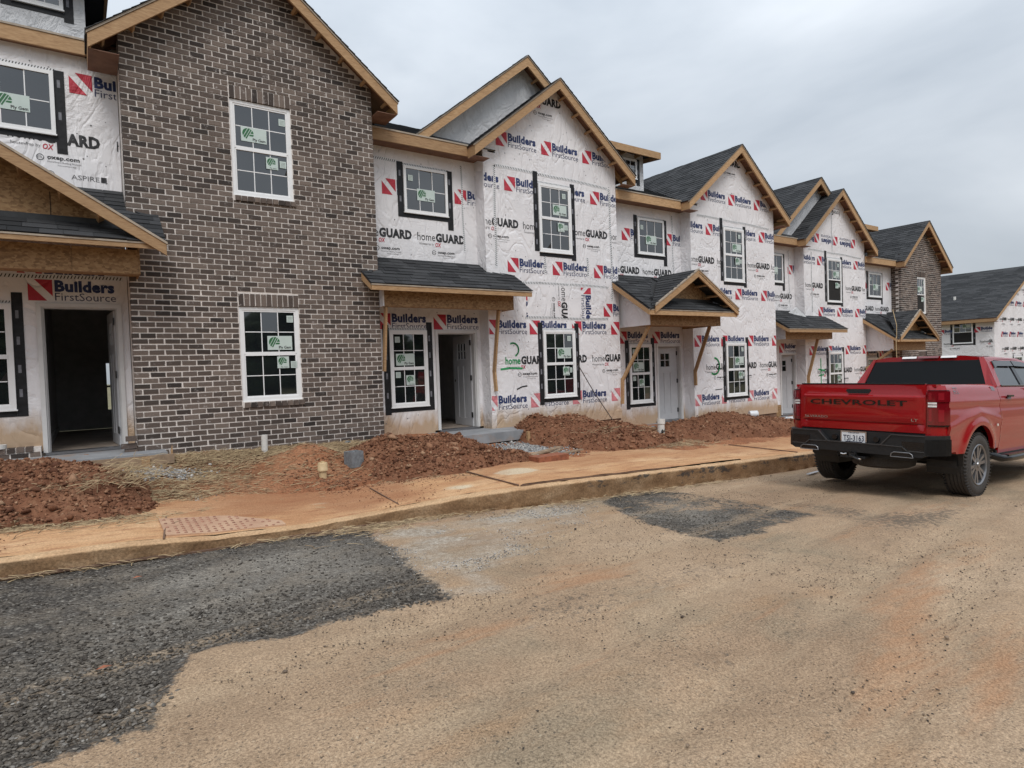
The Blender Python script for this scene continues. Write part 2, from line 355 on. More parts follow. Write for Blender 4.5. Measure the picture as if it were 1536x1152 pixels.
# ------------------------------------------------------------------ geometry helpers
ORIG = {}
class MB:
    def __init__(s): s.v = []; s.f = []; s.m = []; s.r = []; s.cur = 0.0
    def add(s, vs, fs, m=0):
        o = len(s.v); s.v.extend([tuple(p) for p in vs])
        for f in fs: s.f.append([i + o for i in f]); s.m.append(m)
        s.r.extend([s.cur] * len(vs)); return s
    def box(s, x0, x1, y0, y1, z0, z1, m=0):
        v = [(x, y, z) for z in (z0, z1) for y in (y0, y1) for x in (x0, x1)]
        return s.add(v, [(0, 2, 3, 1), (4, 5, 7, 6), (0, 1, 5, 4), (2, 6, 7, 3), (0, 4, 6, 2), (1, 3, 7, 5)], m)
    def prism(s, pts, ext, m=0):
        n = len(pts); e = Vector(ext); a = [Vector(p) for p in pts]; b = [p + e for p in a]
        return s.add(a + b, [list(range(n))[::-1], list(range(n, 2 * n))] + [(i, (i + 1) % n, n + (i + 1) % n, n + i) for i in range(n)], m)
    def bar(s, p0, p1, w, h, up=(0, 0, 1), m=0):
        p0 = Vector(p0); p1 = Vector(p1); d = (p1 - p0).normalized(); u = Vector(up)
        sd = d.cross(u)
        if sd.length < 1e-4: sd = d.cross(Vector((1, 0, 0)))
        sd.normalize(); u = sd.cross(d).normalized()
        q = [sd * (w / 2 * a) + u * (h / 2 * b) for a, b in ((-1, -1), (1, -1), (1, 1), (-1, 1))]
        return s.prism([p0 + k for k in q], p1 - p0, m)
    def tube(s, pts, r, n=8, m=0, cap=True):
        pts = [Vector(p) for p in pts]; rr = r if hasattr(r, '__len__') else [r] * len(pts); o = []
        for i, p in enumerate(pts):
            d = (pts[min(i + 1, len(pts) - 1)] - pts[max(i - 1, 0)]).normalized()
            a = d.orthogonal().normalized() if i == 0 else (pa - d * pa.dot(d)).normalized()
            pa = a; b = d.cross(a)
            o += [p + (a * math.cos(2 * math.pi * k / n) + b * math.sin(2 * math.pi * k / n)) * rr[i] for k in range(n)]
        f = [(i * n + k, i * n + (k + 1) % n, (i + 1) * n + (k + 1) % n, (i + 1) * n + k) for i in range(len(pts) - 1) for k in range(n)]
        if cap: f += [list(range(n))[::-1], [(len(pts) - 1) * n + k for k in range(n)]]
        return s.add(o, f, m)
    def lathe(s, prof, c, ax=(0, 0, 1), n=20, m=0):
        c = Vector(c); ax = Vector(ax).normalized(); a = ax.orthogonal().normalized(); b = ax.cross(a); o = []
        for r, z in prof: o += [c + ax * z + (a * math.cos(2 * math.pi * k / n) + b * math.sin(2 * math.pi * k / n)) * r for k in range(n)]
        return s.add(o, [(i * n + k, i * n + (k + 1) % n, (i + 1) * n + (k + 1) % n, (i + 1) * n + k) for i in range(len(prof) - 1) for k in range(n)], m)
    def quad(s, a, b, c, d, m=0): return s.add([a, b, c, d], [(0, 1, 2, 3)], m)

def mats_of(ms): return [M[x] for x in (ms if isinstance(ms, (list, tuple)) else [ms])]
def obj(name, mb, ms, parent=None, smooth=None, kind=None, attrs=None):
    o0 = ORIG.get(parent.name, Vector()) if parent is not None else Vector()
    me = D.meshes.new(name)
    me.from_pydata([(p[0] - o0[0], p[1] - o0[1], p[2] - o0[2]) for p in mb.v], [], mb.f)
    for x in mats_of(ms): me.materials.append(x)
    if any(mb.m): me.polygons.foreach_set('material_index', mb.m)
    if any(mb.r):
        a = me.attributes.new('rnd', 'FLOAT', 'POINT'); a.data.foreach_set('value', mb.r)
    for k, v in (attrs or {}).items():
        a = me.attributes.new(k, 'FLOAT', 'POINT'); a.data.foreach_set('value', np.asarray(v, dtype=np.float32))
    if smooth is not None:
        me.polygons.foreach_set('use_smooth', [True] * len(me.polygons)); me.set_sharp_from_angle(angle=R_(smooth))
    me.update()
    o = D.objects.new(name, me); COL.objects.link(o)
    if parent is not None: o.parent = parent; ORIG[o.name] = o0
    if kind: o['kind'] = kind
    return o
def inst(name, me, parent, loc, rot=(0, 0, 0)):
    o0 = ORIG.get(parent.name, Vector()); o = D.objects.new(name, me); COL.objects.link(o); o.parent = parent
    o.location = Vector(loc) - o0; o.rotation_euler = rot; return o
def tag(o, label, cat, group=None):
    o['label'] = label; o['category'] = cat
    if group: o['group'] = group
    return o
def thing(name, label, cat, loc=(0, 0, 0), group=None, rot=(0, 0, 0), local=False):
    o = D.objects.new(name, None); COL.objects.link(o); o.empty_display_size = .2
    o.location = loc; o.rotation_euler = rot; tag(o, label, cat, group)
    ORIG[o.name] = Vector() if local else Vector(loc); return o
def solo(name, mb, ms, label, cat, loc, group=None, smooth=None):
    """a thing that is one mesh, its origin at loc"""
    me = D.meshes.new(name); L = Vector(loc)
    me.from_pydata([tuple(Vector(p) - L) for p in mb.v], [], mb.f)
    for x in mats_of(ms): me.materials.append(x)
    if any(mb.m): me.polygons.foreach_set('material_index', mb.m)
    if any(mb.r):
        a = me.attributes.new('rnd', 'FLOAT', 'POINT'); a.data.foreach_set('value', mb.r)
    if smooth is not None:
        me.polygons.foreach_set('use_smooth', [True] * len(me.polygons)); me.set_sharp_from_angle(angle=R_(smooth))
    o = D.objects.new(name, me); COL.objects.link(o); o.location = L
    return tag(o, label, cat, group)
def np_obj(name, V, F, ms, parent=None, kind=None, attrs=None, smooth=False, matidx=None):
    """fast mesh from numpy arrays; F is (n,3) or (n,4)"""
    me = D.meshes.new(name); V = np.asarray(V, np.float32); F = np.asarray(F, np.int32); k = F.shape[1]
    o0 = ORIG.get(parent.name, Vector()) if parent is not None else Vector()
    V = V - np.array(o0[:], np.float32)
    me.vertices.add(len(V)); me.vertices.foreach_set('co', V.ravel())
    me.loops.add(F.size); me.loops.foreach_set('vertex_index', F.ravel())
    me.polygons.add(len(F)); me.polygons.foreach_set('loop_start', np.arange(0, F.size, k, dtype=np.int32))
    for x in mats_of(ms): me.materials.append(x)
    if smooth: me.polygons.foreach_set('use_smooth', np.ones(len(F), bool))
    me.update(calc_edges=True); me.validate()
    for kk, v in (attrs or {}).items():
        a = me.attributes.new(kk, 'FLOAT', 'POINT'); a.data.foreach_set('value', np.asarray(v, np.float32))
    o = D.objects.new(name, me); COL.objects.link(o)
    if parent is not None: o.parent = parent; ORIG[o.name] = o0
    if kind: o['kind'] = kind
    return o

ICO_V = None
def _ico():
    global ICO_V, ICO_F
    t = (1 + 5 ** .5) / 2
    v = np.array([(-1, t, 0), (1, t, 0), (-1, -t, 0), (1, -t, 0), (0, -1, t), (0, 1, t), (0, -1, -t), (0, 1, -t), (t, 0, -1), (t, 0, 1), (-t, 0, -1), (-t, 0, 1)], float)
    ICO_V = v / np.linalg.norm(v[0])
    ICO_F = np.array([(0, 11, 5), (0, 5, 1), (0, 1, 7), (0, 7, 10), (0, 10, 11), (1, 5, 9), (5, 11, 4), (11, 10, 2), (10, 7, 6), (7, 1, 8), (3, 9, 4), (3, 4, 2), (3, 2, 6), (3, 6, 8), (3, 8, 9), (4, 9, 5), (2, 4, 11), (6, 2, 10), (8, 6, 7), (9, 8, 1)])
_ico()
def stones(P, S, flat=.6, seed=0, rug=.28):
    """irregular 20-sided stones at P (n,3) with size S (n,)"""
    rng = np.random.RandomState(seed); n = len(P)
    V = ICO_V[None] * (1 + rng.uniform(-rug, rug, (n, 12, 1)))
    V = V * np.stack([rng.uniform(.7, 1.45, n), rng.uniform(.7, 1.2, n), flat * rng.uniform(.7, 1.3, n)], 1)[:, None]
    a = rng.uniform(0, 2 * np.pi, n); c, s_ = np.cos(a)[:, None], np.sin(a)[:, None]
    tx = rng.uniform(-.5, .5, n)[:, None]
    y, z = V[..., 1] * np.cos(tx) - V[..., 2] * np.sin(tx), V[..., 1] * np.sin(tx) + V[..., 2] * np.cos(tx)
    X = V[..., 0] * c - y * s_; Y = V[..., 0] * s_ + y * c
    V = np.stack([X, Y, z], -1) * S[:, None, None] + P[:, None]
    F = ICO_F[None] + (np.arange(n) * 12)[:, None, None]
    return V.reshape(-1, 3), F.reshape(-1, 3), np.repeat(rng.uniform(0, 1, n), 12)

# value noise on numpy grids
_G = np.random.RandomState(3).uniform(-1, 1, (256, 256))
def vnoise(x, y):
    xi = np.floor(x).astype(int); yi = np.floor(y).astype(int); fx = x - xi; fy = y - yi
    fx = fx * fx * (3 - 2 * fx); fy = fy * fy * (3 - 2 * fy)
    g = lambda a, b: _G[a % 256, b % 256]
    return (g(xi, yi) * (1 - fx) + g(xi + 1, yi) * fx) * (1 - fy) + (g(xi, yi + 1) * (1 - fx) + g(xi + 1, yi + 1) * fx) * fy
def fbm(x, y, o=4, k=.5):
    s = 0; a = 1; f = 1
    for i in range(o): s = s + a * vnoise(x * f + 17.3 * i, y * f + 9.1 * i); a *= k; f *= 2.03
    return s
def poly_sd(x, y, poly):
    """signed distance to polygon, positive inside"""
    x = np.asarray(x, float); y = np.asarray(y, float); ins = np.zeros(x.shape, bool); d = np.full(x.shape, 1e9)
    n = len(poly)
    for i in range(n):
        (x0, y0), (x1, y1) = poly[i], poly[(i + 1) % n]
        cond = (y0 > y) != (y1 > y)
        with np.errstate(divide='ignore', invalid='ignore'):
            ins ^= cond & (x < (x1 - x0) * (y - y0) / (y1 - y0 + 1e-12) + x0)
        L2 = (x1 - x0) ** 2 + (y1 - y0) ** 2 + 1e-12
        t = np.clip(((x - x0) * (x1 - x0) + (y - y0) * (y1 - y0)) / L2, 0, 1)
        d = np.minimum(d, np.hypot(x - x0 - t * (x1 - x0), y - y0 - t * (y1 - y0)))
    return np.where(ins, d, -d)
def sstep(a, b, x): t = np.clip((x - a) / (b - a), 0, 1); return t * t * (3 - 2 * t)

# ------------------------------------------------------------------ lettering
_TX = {}
def text2d(body, bold=0.0, shear=0.0):
    k = (body, bold, shear)
    if k in _TX: return _TX[k]
    cu = D.curves.new('lettering', 'FONT'); cu.body = body; cu.size = 1; cu.offset = bold; cu.shear = shear; cu.resolution_u = 2; cu.fill_mode = 'FRONT'
    if bold: cu.space_character = 1.0 + bold * 1.2
    o = D.objects.new('lettering', cu); me = o.to_mesh()
    v = np.array([p.co[:2] for p in me.vertices]); f = [list(p.vertices) for p in me.polygons]
    o.to_mesh_clear(); D.objects.remove(o); D.curves.remove(cu)
    v[:, 0] -= v[:, 0].min(); _TX[k] = (v, f, v[:, 0].max()); return _TX[k]
class Print2D:
    """flat print: polygons in (u, v) with a material index"""
    def __init__(s): s.p = []
    def poly(s, pts, m): s.p.append(([tuple(q) for q in pts], m)); return s
    def rect(s, u0, u1, v0, v1, m): return s.poly([(u0, v0), (u1, v0), (u1, v1), (u0, v1)], m)
    def text(s, body, u, v, width, cap, m, bold=0.0, shear=0.0):
        vv, ff, w = text2d(body, bold, shear); sx = width / w; sy = cap / .70
        for f in ff: s.p.append(([(u + vv[i][0] * sx, v + vv[i][1] * sy) for i in f], m))
        return s
    def ring(s, u, v, r, w, m, n=18):
        for k in range(n):
            a, b = 2 * math.pi * k / n, 2 * math.pi * (k + 1) / n
            s.poly([(u + r * math.cos(a), v + r * math.sin(a)), (u + r * math.cos(b), v + r * math.sin(b)), (u + (r - w) * math.cos(b), v + (r - w) * math.sin(b)), (u + (r - w) * math.cos(a), v + (r - w) * math.sin(a))], m)
        return s
    def stroke(s, pts, w, m):
        for (a, b) in zip(pts[:-1], pts[1:]):
            d = Vector((b[0] - a[0], b[1] - a[1])).normalized(); n_ = Vector((-d.y, d.x)) * w / 2; e = d * w * .25
            s.poly([(a[0] + n_.x - e.x, a[1] + n_.y - e.y), (a[0] - n_.x - e.x, a[1] - n_.y - e.y), (b[0] - n_.x + e.x, b[1] - n_.y + e.y), (b[0] + n_.x + e.x, b[1] + n_.y + e.y)], m)
        return s
def clip_poly(p, A, B, C_):
    """keep the part where A*u+B*v+C >= 0"""
    o = []
    for i in range(len(p)):
        a, b = p[i - 1], p[i]; da = A * a[0] + B * a[1] + C_; db = A * b[0] + B * b[1] + C_
        if (da >= 0) != (db >= 0):
            t = da / (da - db); o.append((a[0] + t * (b[0] - a[0]), a[1] + t * (b[1] - a[1])))
        if db >= 0: o.append(b)
    return o
def stamp(pr, u0, v0, mp_, parent, ms, name='printed_mark', clip=None, rot=0, flip=False):
    """lay print on a plane: mp_(u, v) -> xyz; clip = list of (A,B,C) half planes"""
    mb = MB(); c, s = math.cos(rot), math.sin(rot)
    for p, m in pr.p:
        q = [(u0 + a * c - b * s, v0 + a * s + b * c) for a, b in p]
        for h in clip or (): 
            q = clip_poly(q, *h)
            if len(q) < 3: break
        if len(q) >= 3: mb.add([mp_(*k) for k in q], [list(range(len(q)))], m)
    if not mb.f: return None
    return obj(name, mb, ms, parent)

PM = ['print_red', 'print_blue', 'print_navy', 'print_black', 'print_grey', 'print_red_pale']
LOGO = Print2D()
LOGO.poly([(.075, 0), (.28, 0), (.28, -.235)], 0).poly([(0, -.055), (.215, -.30), (0, -.30)], 0)
LOGO.text('Builders', .305, -.158, .72, .150, 1, bold=.05).text('FirstSource', .305, -.292, .735, .112, 2)
LOGOP = Print2D()
LOGOP.poly([(.075, 0), (.28, 0), (.28, -.235)], 5).poly([(0, -.055), (.215, -.30), (0, -.30)], 5)
LOGOP.p += LOGO.p[2:]
HG = Print2D()
HG.text('home', 0, -.15, .385, .155, 3).text('GUARD', .40, -.15, .67, .155, 3, bold=.055)
HG.text('housewrap by', .03, -.235, .33, .045, 4).text('OX', .385, -.255, .13, .075, 0, bold=.03, shear=.2)
HG.ring(.35, -.375, .045, .008, 3).text('ETL', .32, -.39, .06, .03, 3)
HG.text('oxep.com', .43, -.385, .38, .055, 3, bold=.03).text('HomeGuard Building Products', .43, -.435, .40, .024, 4).text('housewrap', .55, -.475, .22, .02, 4)
# ------------------------------------------------------------------ ground profile
def road_z(X, Y): return -.04 * np.clip(X, -60, 70) + .1 * (1 - ((np.clip(Y, -7, 9) - 2) / 4.6) ** 2)
KX = [-40, .3, 1.0, 1.9, 2.8, 3.8, 5.2, 7, 9, 12, 40, 80]
KY = [6.45, 6.45, 6.5, 6.58, 6.62, 6.5, 6.32, 6.24, 6.24, 6.3, 6.3, 6.3]
KH = [.155, .155, .095, .075, .115, .205, .265, .275, .275, .265, .25, .25]
def kerb_y(X): return np.interp(X, KX, KY)
def kerb_h(X): return np.interp(X, KX, KH)
def kerb_top(X): return -.04 * np.clip(X, -60, 70) + kerb_h(X)
def yard_z(X, Y):
    k = kerb_top(X); t = np.clip((Y - 8.0) / 2.6, 0, 1)
    base = np.interp(X, [-10, .6, 4.4, 6.8, 10.5, 13.2, 17, 24, 30, 60], [.62, .56, .42, .27, .12, -.08, -.22, -.52, -.75, -1.9])
    return k * (1 - t) + base * t

# ------------------------------------------------------------------ townhouse parts
def my(Y, n=0.0): return lambda u, v: (u, Y - n, v)          # wall facing the street
def mxl(X, n=0.0): return lambda u, v: (X - n, -u, v)         # wall facing -X (u runs towards -Y)

def window(par, uc, z0, z1, w, mp, rows=2, double=True, tape=True, open_low=False, stick=(), tape_h=(.10, .14, .10, .05), inset=False):
    """mp(u, v, n) -> xyz, n outwards"""
    def bx(mb, u0, u1, v0, v1, n0, n1, m=0):
        P = [mp(u, v, n) for n in (n0, n1) for v in (v0, v1) for u in (u0, u1)]
        mb.add(P, [(0, 1, 3, 2), (4, 6, 7, 5), (0, 4, 5, 1), (2, 3, 7, 6), (0, 2, 6, 4), (1, 5, 7, 3)], m)
    u0, u1 = uc - w / 2, uc + w / 2; fw = .052
    f = MB()
    bx(f, u0, u0 + fw, z0, z1, .0, .036); bx(f, u1 - fw, u1, z0, z1, .0, .036)
    bx(f, u0 + fw, u1 - fw, z1 - fw, z1, .0, .036); bx(f, u0 + fw, u1 - fw, z0, z0 + fw, .0, .036)
    bx(f, u0 - .012, u1 + .012, z0 - .02, z0, 0.0, .044)
    win = obj('window', f, 'vinyl', par)
    back = MB(); bx(back, u0 + .01, u1 - .01, z0 + .01, z1 - .01, -.004, .004); obj('backing', back, 'dark_inside', win)  # near-black panel standing in for the unlit room behind the window
    zm = (z0 + z1) / 2
    sashes = [(zm, z1 - fw, .016), (z0 + fw, zm, .009)] if double else [(z0 + fw, z1 - fw, .014)]
    a0, a1 = u0 + fw, u1 - fw
    for si, (v0, v1, n) in enumerate(sashes):
        if si == 1 and open_low: 
            s = MB(); bx(s, a0, a1, v1 - .0, v1 + .035, .008, .03); obj('meeting_rail', s, 'vinyl', win); continue
        s = MB(); sw = .026
        if double:
            bx(s, a0, a0 + sw, v0, v1, .004, n + .012); bx(s, a1 - sw, a1, v0, v1, .004, n + .012)
            if si == 1: bx(s, a0 + sw, a1 - sw, v0, v0 + sw, .004, n + .012); bx(s, a0 + sw, a1 - sw, v1 - .03, v1 + .03, .004, .03)
            else: bx(s, a0 + sw, a1 - sw, v1 - sw, v1, .004, n + .012)
            obj('sash', s, 'vinyl', win)
            b0, b1, c0, c1 = a0 + sw, a1 - sw, v0 + (sw if si == 1 else .03), v1 - (.03 if si == 1 else sw)
        else: b0, b1, c0, c1 = a0, a1, v0, v1
        mu = MB(); mw_ = .0135
        for k in (1, 2):
            x = b0 + (b1 - b0) * k / 3; bx(mu, x - mw_ / 2, x + mw_ / 2, c0, c1, n - .004, n + .007)
        for k in range(1, rows):
            z = c0 + (c1 - c0) * k / rows
            for j in range(3): bx(mu, b0 + (b1 - b0) * j / 3 + mw_ / 2, b0 + (b1 - b0) * (j + 1) / 3 - mw_ / 2, z - mw_ / 2, z + mw_ / 2, n - .004, n + .006)
        obj('muntin', mu, 'vinyl', win)
        first = None
        for j in range(3):
            for i in range(rows):
                p0, p1 = b0 + (b1 - b0) * j / 3, b0 + (b1 - b0) * (j + 1) / 3; q0, q1 = c0 + (c1 - c0) * i / rows, c0 + (c1 - c0) * (i + 1) / rows
                t1, t2 = random.uniform(-.005, .005), random.uniform(-.005, .005)
                g = MB()
                g.add([mp(p0, q0, n - t1 - t2), mp(p1, q0, n + t1 - t2), mp(p1, q1, n + t1 + t2), mp(p0, q1, n - t1 + t2), mp(p0, q0, n - .006), mp(p1, q0, n - .006), mp(p1, q1, n - .006), mp(p0, q1, n - .006)],
                      [(0, 1, 2, 3), (0, 4, 5, 1), (1, 5, 6, 2), (2, 6, 7, 3), (3, 7, 4, 0)])
                obj('pane', g, 'glass', win)
    for (su, sv, big) in stick:
        pr = Print2D(); W_, H_ = (.385, .225) if big == 1 else (.185, .19) if big == 2 else (.10, .11)
        pr.rect(0, W_, 0, H_, 0)
        st = MB()
        if big in (1, 2):
            r = .085 if big == 1 else .066; cx_, cy_ = r * 1.25, H_ - r * 1.18
            g2 = []; circ = [(r * math.cos(a * math.pi / 12), r * math.sin(a * math.pi / 12)) for a in range(24)]
            for lo, hi in ((-1.3, -.62), (-.50, -.12), (0.0, .26)): g2.append(clip_poly(clip_poly(circ, 1, -.55, -lo * r), -1, .55, hi * r))
            rt = clip_poly(circ, 1, -.55, -.38 * r); g2.append(clip_poly(rt, 0, 1, -.06 * r)); g2.append(clip_poly(clip_poly(rt, 0, -1, -.10 * r), 0, 1, .42 * r))
            g2 = [[(cx_ + x_, cy_ + y_) for x_, y_ in q] for q in g2 if len(q) > 2]
            for q in g2: pr.poly(q, 1)
            if big == 1: pr.text('Ply Gem', W_ * .45, .02, W_ * .5, .043, 2, bold=.03)
            else: pr.text('Ply Gem', W_ * .3, .012, W_ * .6, .016, 2, bold=.02)
        else:
            for k in range(4): pr.rect(.015, .085, .02 + k * .02, .0235 + k * .02, 2)
        base = pr.p[0]; U, V_ = uc + (su - (.05 if big == 1 and w < .97 and su > -.3 else 0)) * w, z0 + (sv - .02) * (z1 - z0)
        mbs = MB()
        for i, (p, m) in enumerate(pr.p):
            n = .0275 if i == 0 else .0285
            mbs.add([mp(U + a, V_ + b, n) for a, b in p], [list(range(len(p)))], m)
        obj('sticker', mbs, ['sticker', 'sticker_green', 'print_black'], win)
    if tape:
        t = MB(); tw = .125
        tl, tr_, bl, br = tape_h[1], tape_h[0], tape_h[2], tape_h[3]
        bx(t, u0 - tw, u0 - .002, z0 - bl, z1 + tl, 0, .007); bx(t, u1 + .002, u1 + tw, z0 - br - .04, z1 + tr_, 0, .007)
        bx(t, u0 - .001, u1 + .001, z0 - .10, z0 - .022, 0, .006)
        tp = obj('flashing_tape', t, 'tape_black', par)
        g = MB(); nlab = max(2, int((z1 - z0) / .32))
        for k in range(nlab):
            for sx in (u0 - tw * .55, u1 + tw * .45):
                z = z0 + (z1 - z0) * (k + .35 + .2 * random.random()) / nlab
                bx(g, sx - .018, sx + .018, z, z + .11, .005, .0085)
        obj('printed_label', g, 'tape_grey', tp)
        d = MB(); nd = int((w + .1) / .035)
        bx(d, u0 - .05, u1 + .05, z1 + .006, z1 + .05, 0, .004)
        for k in range(nd):
            x = u0 - .045 + k * .035
            d.add([mp(x, z1 + .014, .0055), mp(x + .012, z1 + .014, .0055), mp(x + .024, z1 + .042, .0055), mp(x + .012, z1 + .042, .0055)], [(0, 1, 2, 3)], 1)
        obj('seam_tape', d, ['tape_white', 'print_black'], tp)
    return win

def seam(par, pts, mp, w=.062):
    """white sealing tape with slanted dashes laid along a polyline"""
    mb = MB()
    for a, b in zip(pts[:-1], pts[1:]):
        L = math.hypot(b[0] - a[0], b[1] - a[1]); d = ((b[0] - a[0]) / L, (b[1] - a[1]) / L); n = (-d[1], d[0])
        P = lambda s, t: (a[0] + d[0] * s + n[0] * t + .006 * math.sin(s * 5), a[1] + d[1] * s + n[1] * t + .008 * math.sin(s * 3.1))
        N = max(2, int(L / .25))
        for k in range(N):
            mb.add([mp(*P(L * k / N, -w / 2), .004), mp(*P(L * (k + 1) / N, -w / 2), .004), mp(*P(L * (k + 1) / N, w / 2), .004), mp(*P(L * k / N, w / 2), .004)], [(0, 1, 2, 3)], 0)
        s = .01
        while s < L - .04:
            mb.add([mp(*P(s, -w * .36), .0055), mp(*P(s + .014, -w * .36), .0055), mp(*P(s + .032, w * .36), .0055), mp(*P(s + .018, w * .36), .0055)], [(0, 1, 2, 3)], 1); s += .042
    return obj('seam_tape', mb, ['tape_white', 'print_black'], par)

def staples(par, u0, u1, v0, v1, mp, n, inside=None):
    mb = MB()
    for k in range(n):
        u, v = random.uniform(u0, u1), random.uniform(v0, v1)
        if inside and not inside(u, v): continue
        r = random.uniform(.008, .013)
        mb.add([mp(u + r * math.cos(a), v + r * math.sin(a), .004) for a in (0, 1.05, 2.1, 3.14, 4.19, 5.24)], [(0, 1, 2, 3, 4, 5)])
    if mb.f: obj('cap_nail', mb, 'print_grey', par, kind='stuff')

_BRK = []
def brick_mesh(L, H, dp, seed=0):
    rr = random.Random(seed); j = lambda: rr.uniform(-.003, .003)
    v = [(x + j(), y + (abs(j()) if y == 0 else 0), z + j()) for z in (0, H) for y in (0, dp) for x in (0, L)]
    me = D.meshes.new('brick'); me.from_pydata(v, [], [(0, 2, 3, 1), (4, 5, 7, 6), (0, 1, 5, 4), (2, 6, 7, 3), (0, 4, 6, 2), (1, 3, 7, 5)])
    me.materials.append(M['brick']); return me
def brickwork(par, wall, x0, x1, z0, ztop, Y, openings, apex, budget=300, name='brick'):
    """running bond; ztop(x) is the roof line; openings = (xa, xb, za, zb) incl. soldiers and sill"""
    CH, PL, BL, BH = .0813, .2057, .1880, .0618
    rects = []
    nrow = int((apex - z0) / CH)
    for r in range(nrow):
        z = z0 + r * CH; x = x0 - (PL / 2 if r % 2 else 0)
        while x < x1 - .02:
            a, b = max(x, x0), min(x + BL, x1)
            x += PL
            if b - a < .025: continue
            zt = min(ztop(a), ztop(b))
            if z + BH > zt + .10: continue
            todo = [(a, b, z, z + BH)]
            for (xa, xb, za, zb) in openings:
                nt_ = []
                for (p, q, s, t) in todo:
                    if q <= xa or p >= xb or t <= za or s >= zb: nt_.append((p, q, s, t)); continue
                    if p < xa - .02: nt_.append((p, xa - .012, s, t))
                    if q > xb + .02: nt_.append((xb + .012, q, s, t))
                    m0, m1 = max(p, xa), min(q, xb)
                    if m1 - m0 > .03:
                        if za - s > .02: nt_.append((m0, m1, s, za - .010))
                        if t - zb > .02: nt_.append((m0, m1, zb + .010, t))
                todo = nt_
            rects += todo
    if budget:
        if not _BRK: _BRK.extend([brick_mesh(BL, BH, .088, 11 + i) for i in range(6)])
        rects.sort(key=lambda q: q[0] ** 2 + (q[2] - 1.6) ** 2 * .8)
        for (a, b, s, t) in rects[:budget]:
            full = abs(b - a - BL) < .002 and abs(t - s - BH) < .002
            me = random.choice(_BRK) if full else brick_mesh(b - a, t - s, .088, random.randint(0, 9999))
            inst(name, me, wall, (a + random.uniform(-.003, .003), Y + random.uniform(-.003, .0), s), (random.uniform(-.003, .003), random.uniform(-.006, .006), random.uniform(-.003, .003)))
    mb = MB()
    for (a, b, s, t) in rects[budget:]:
        mb.cur = random.random(); j = lambda: random.uniform(-.0025, .0025); y = Y + j() - .002
        v = [(xx + j(), yy, zz + j()) for zz in (s, t) for yy in (y, y + .088) for xx in (a, b)]
        mb.add(v, [(0, 2, 3, 1), (4, 5, 7, 6), (0, 1, 5, 4), (2, 6, 7, 3), (0, 4, 6, 2), (1, 3, 7, 5)])
    obj('brick', mb, 'brick', wall, kind='stuff')
def soldiers(wall, xa, xb, z0, h, n, Y, proud=.0, indiv=True, tilt=0.0, name='soldier_brick'):
    p = (xb - xa) / n; mb = MB()
    for k in range(n):
        mb.cur = random.random() * .8; x = xa + k * p + .006
        g = mb if not indiv else MB()
        if indiv: g.cur = 0
        j = lambda: random.uniform(-.003, .003)
        v = [(xx + j(), yy + j(), zz + j() - (tilt if yy < Y else 0)) for zz in (z0, z0 + h) for yy in (Y - proud, Y + .09) for xx in (x, x + p - .014)]
        g.add(v, [(0, 2, 3, 1), (4, 5, 7, 6), (0, 1, 5, 4), (2, 6, 7, 3), (0, 4, 6, 2), (1, 3, 7, 5)])
        if indiv: obj(name, g, 'brick', wall)
    if not indiv: obj(name, mb, 'brick', wall, kind='stuff')

def shingles(par, name, O, U, V, xr, length, expo=.142, tab=(.22, .36), indiv=False, N=None, th=.011):
    """overlapping courses; O origin at the eave, U along eave, V up the slope; xr(v) -> (u0, u1)"""
    O, U, V = Vector(O), Vector(U).normalized(), Vector(V).normalized(); N = N or U.cross(V); 
    if N.z < 0: N = -N
    mb = MB(); k = 0
    while k * expo < length - .01:
        v0, v1 = k * expo, min((k + 1) * expo + .02, length); a0, a1 = xr(v0); b0, b1 = xr(min(v1, length))
        lo, hi = min(a0, b0), max(a1, b1); u = lo - random.uniform(0, .2); k += 1
        while u < hi:
            w = random.uniform(*tab); p, q = u, u + w - .004; u += w
            bl, br = max(p, a0), min(q, a1); tl, tr = max(p, b0), min(q, b1)
            if br - bl < .01 and tr - tl < .01: continue
            if br < bl: br = bl = (br + bl) / 2
            if tr < tl: tr = tl = (tr + tl) / 2
            h = th * random.uniform(.8, 1.7); sag = random.uniform(-.006, .006)
            P = lambda uu, vv, n: O + U * uu + V * vv + N * n
            vs = [P(bl, v0 + sag, 0), P(br, v0 + sag, 0), P(br, v0 + sag, h), P(bl, v0 + sag, h), P(tl, v1, 0), P(tr, v1, 0), P(tr, v1, .003), P(tl, v1, .003)]
            fs = [(0, 1, 2, 3), (3, 2, 6, 7), (1, 5, 6, 2), (0, 3, 7, 4), (4, 7, 6, 5), (0, 4, 5, 1)]
            if indiv: g = MB(); g.add(vs, fs); obj(name, g, 'shingle', par)
            else: mb.cur = random.random(); mb.add(vs, fs)
    if not indiv and mb.f: obj(name, mb, 'shingle', par, kind='stuff')

def lapped(par, name, mb, m): return obj(name, mb, m, par)

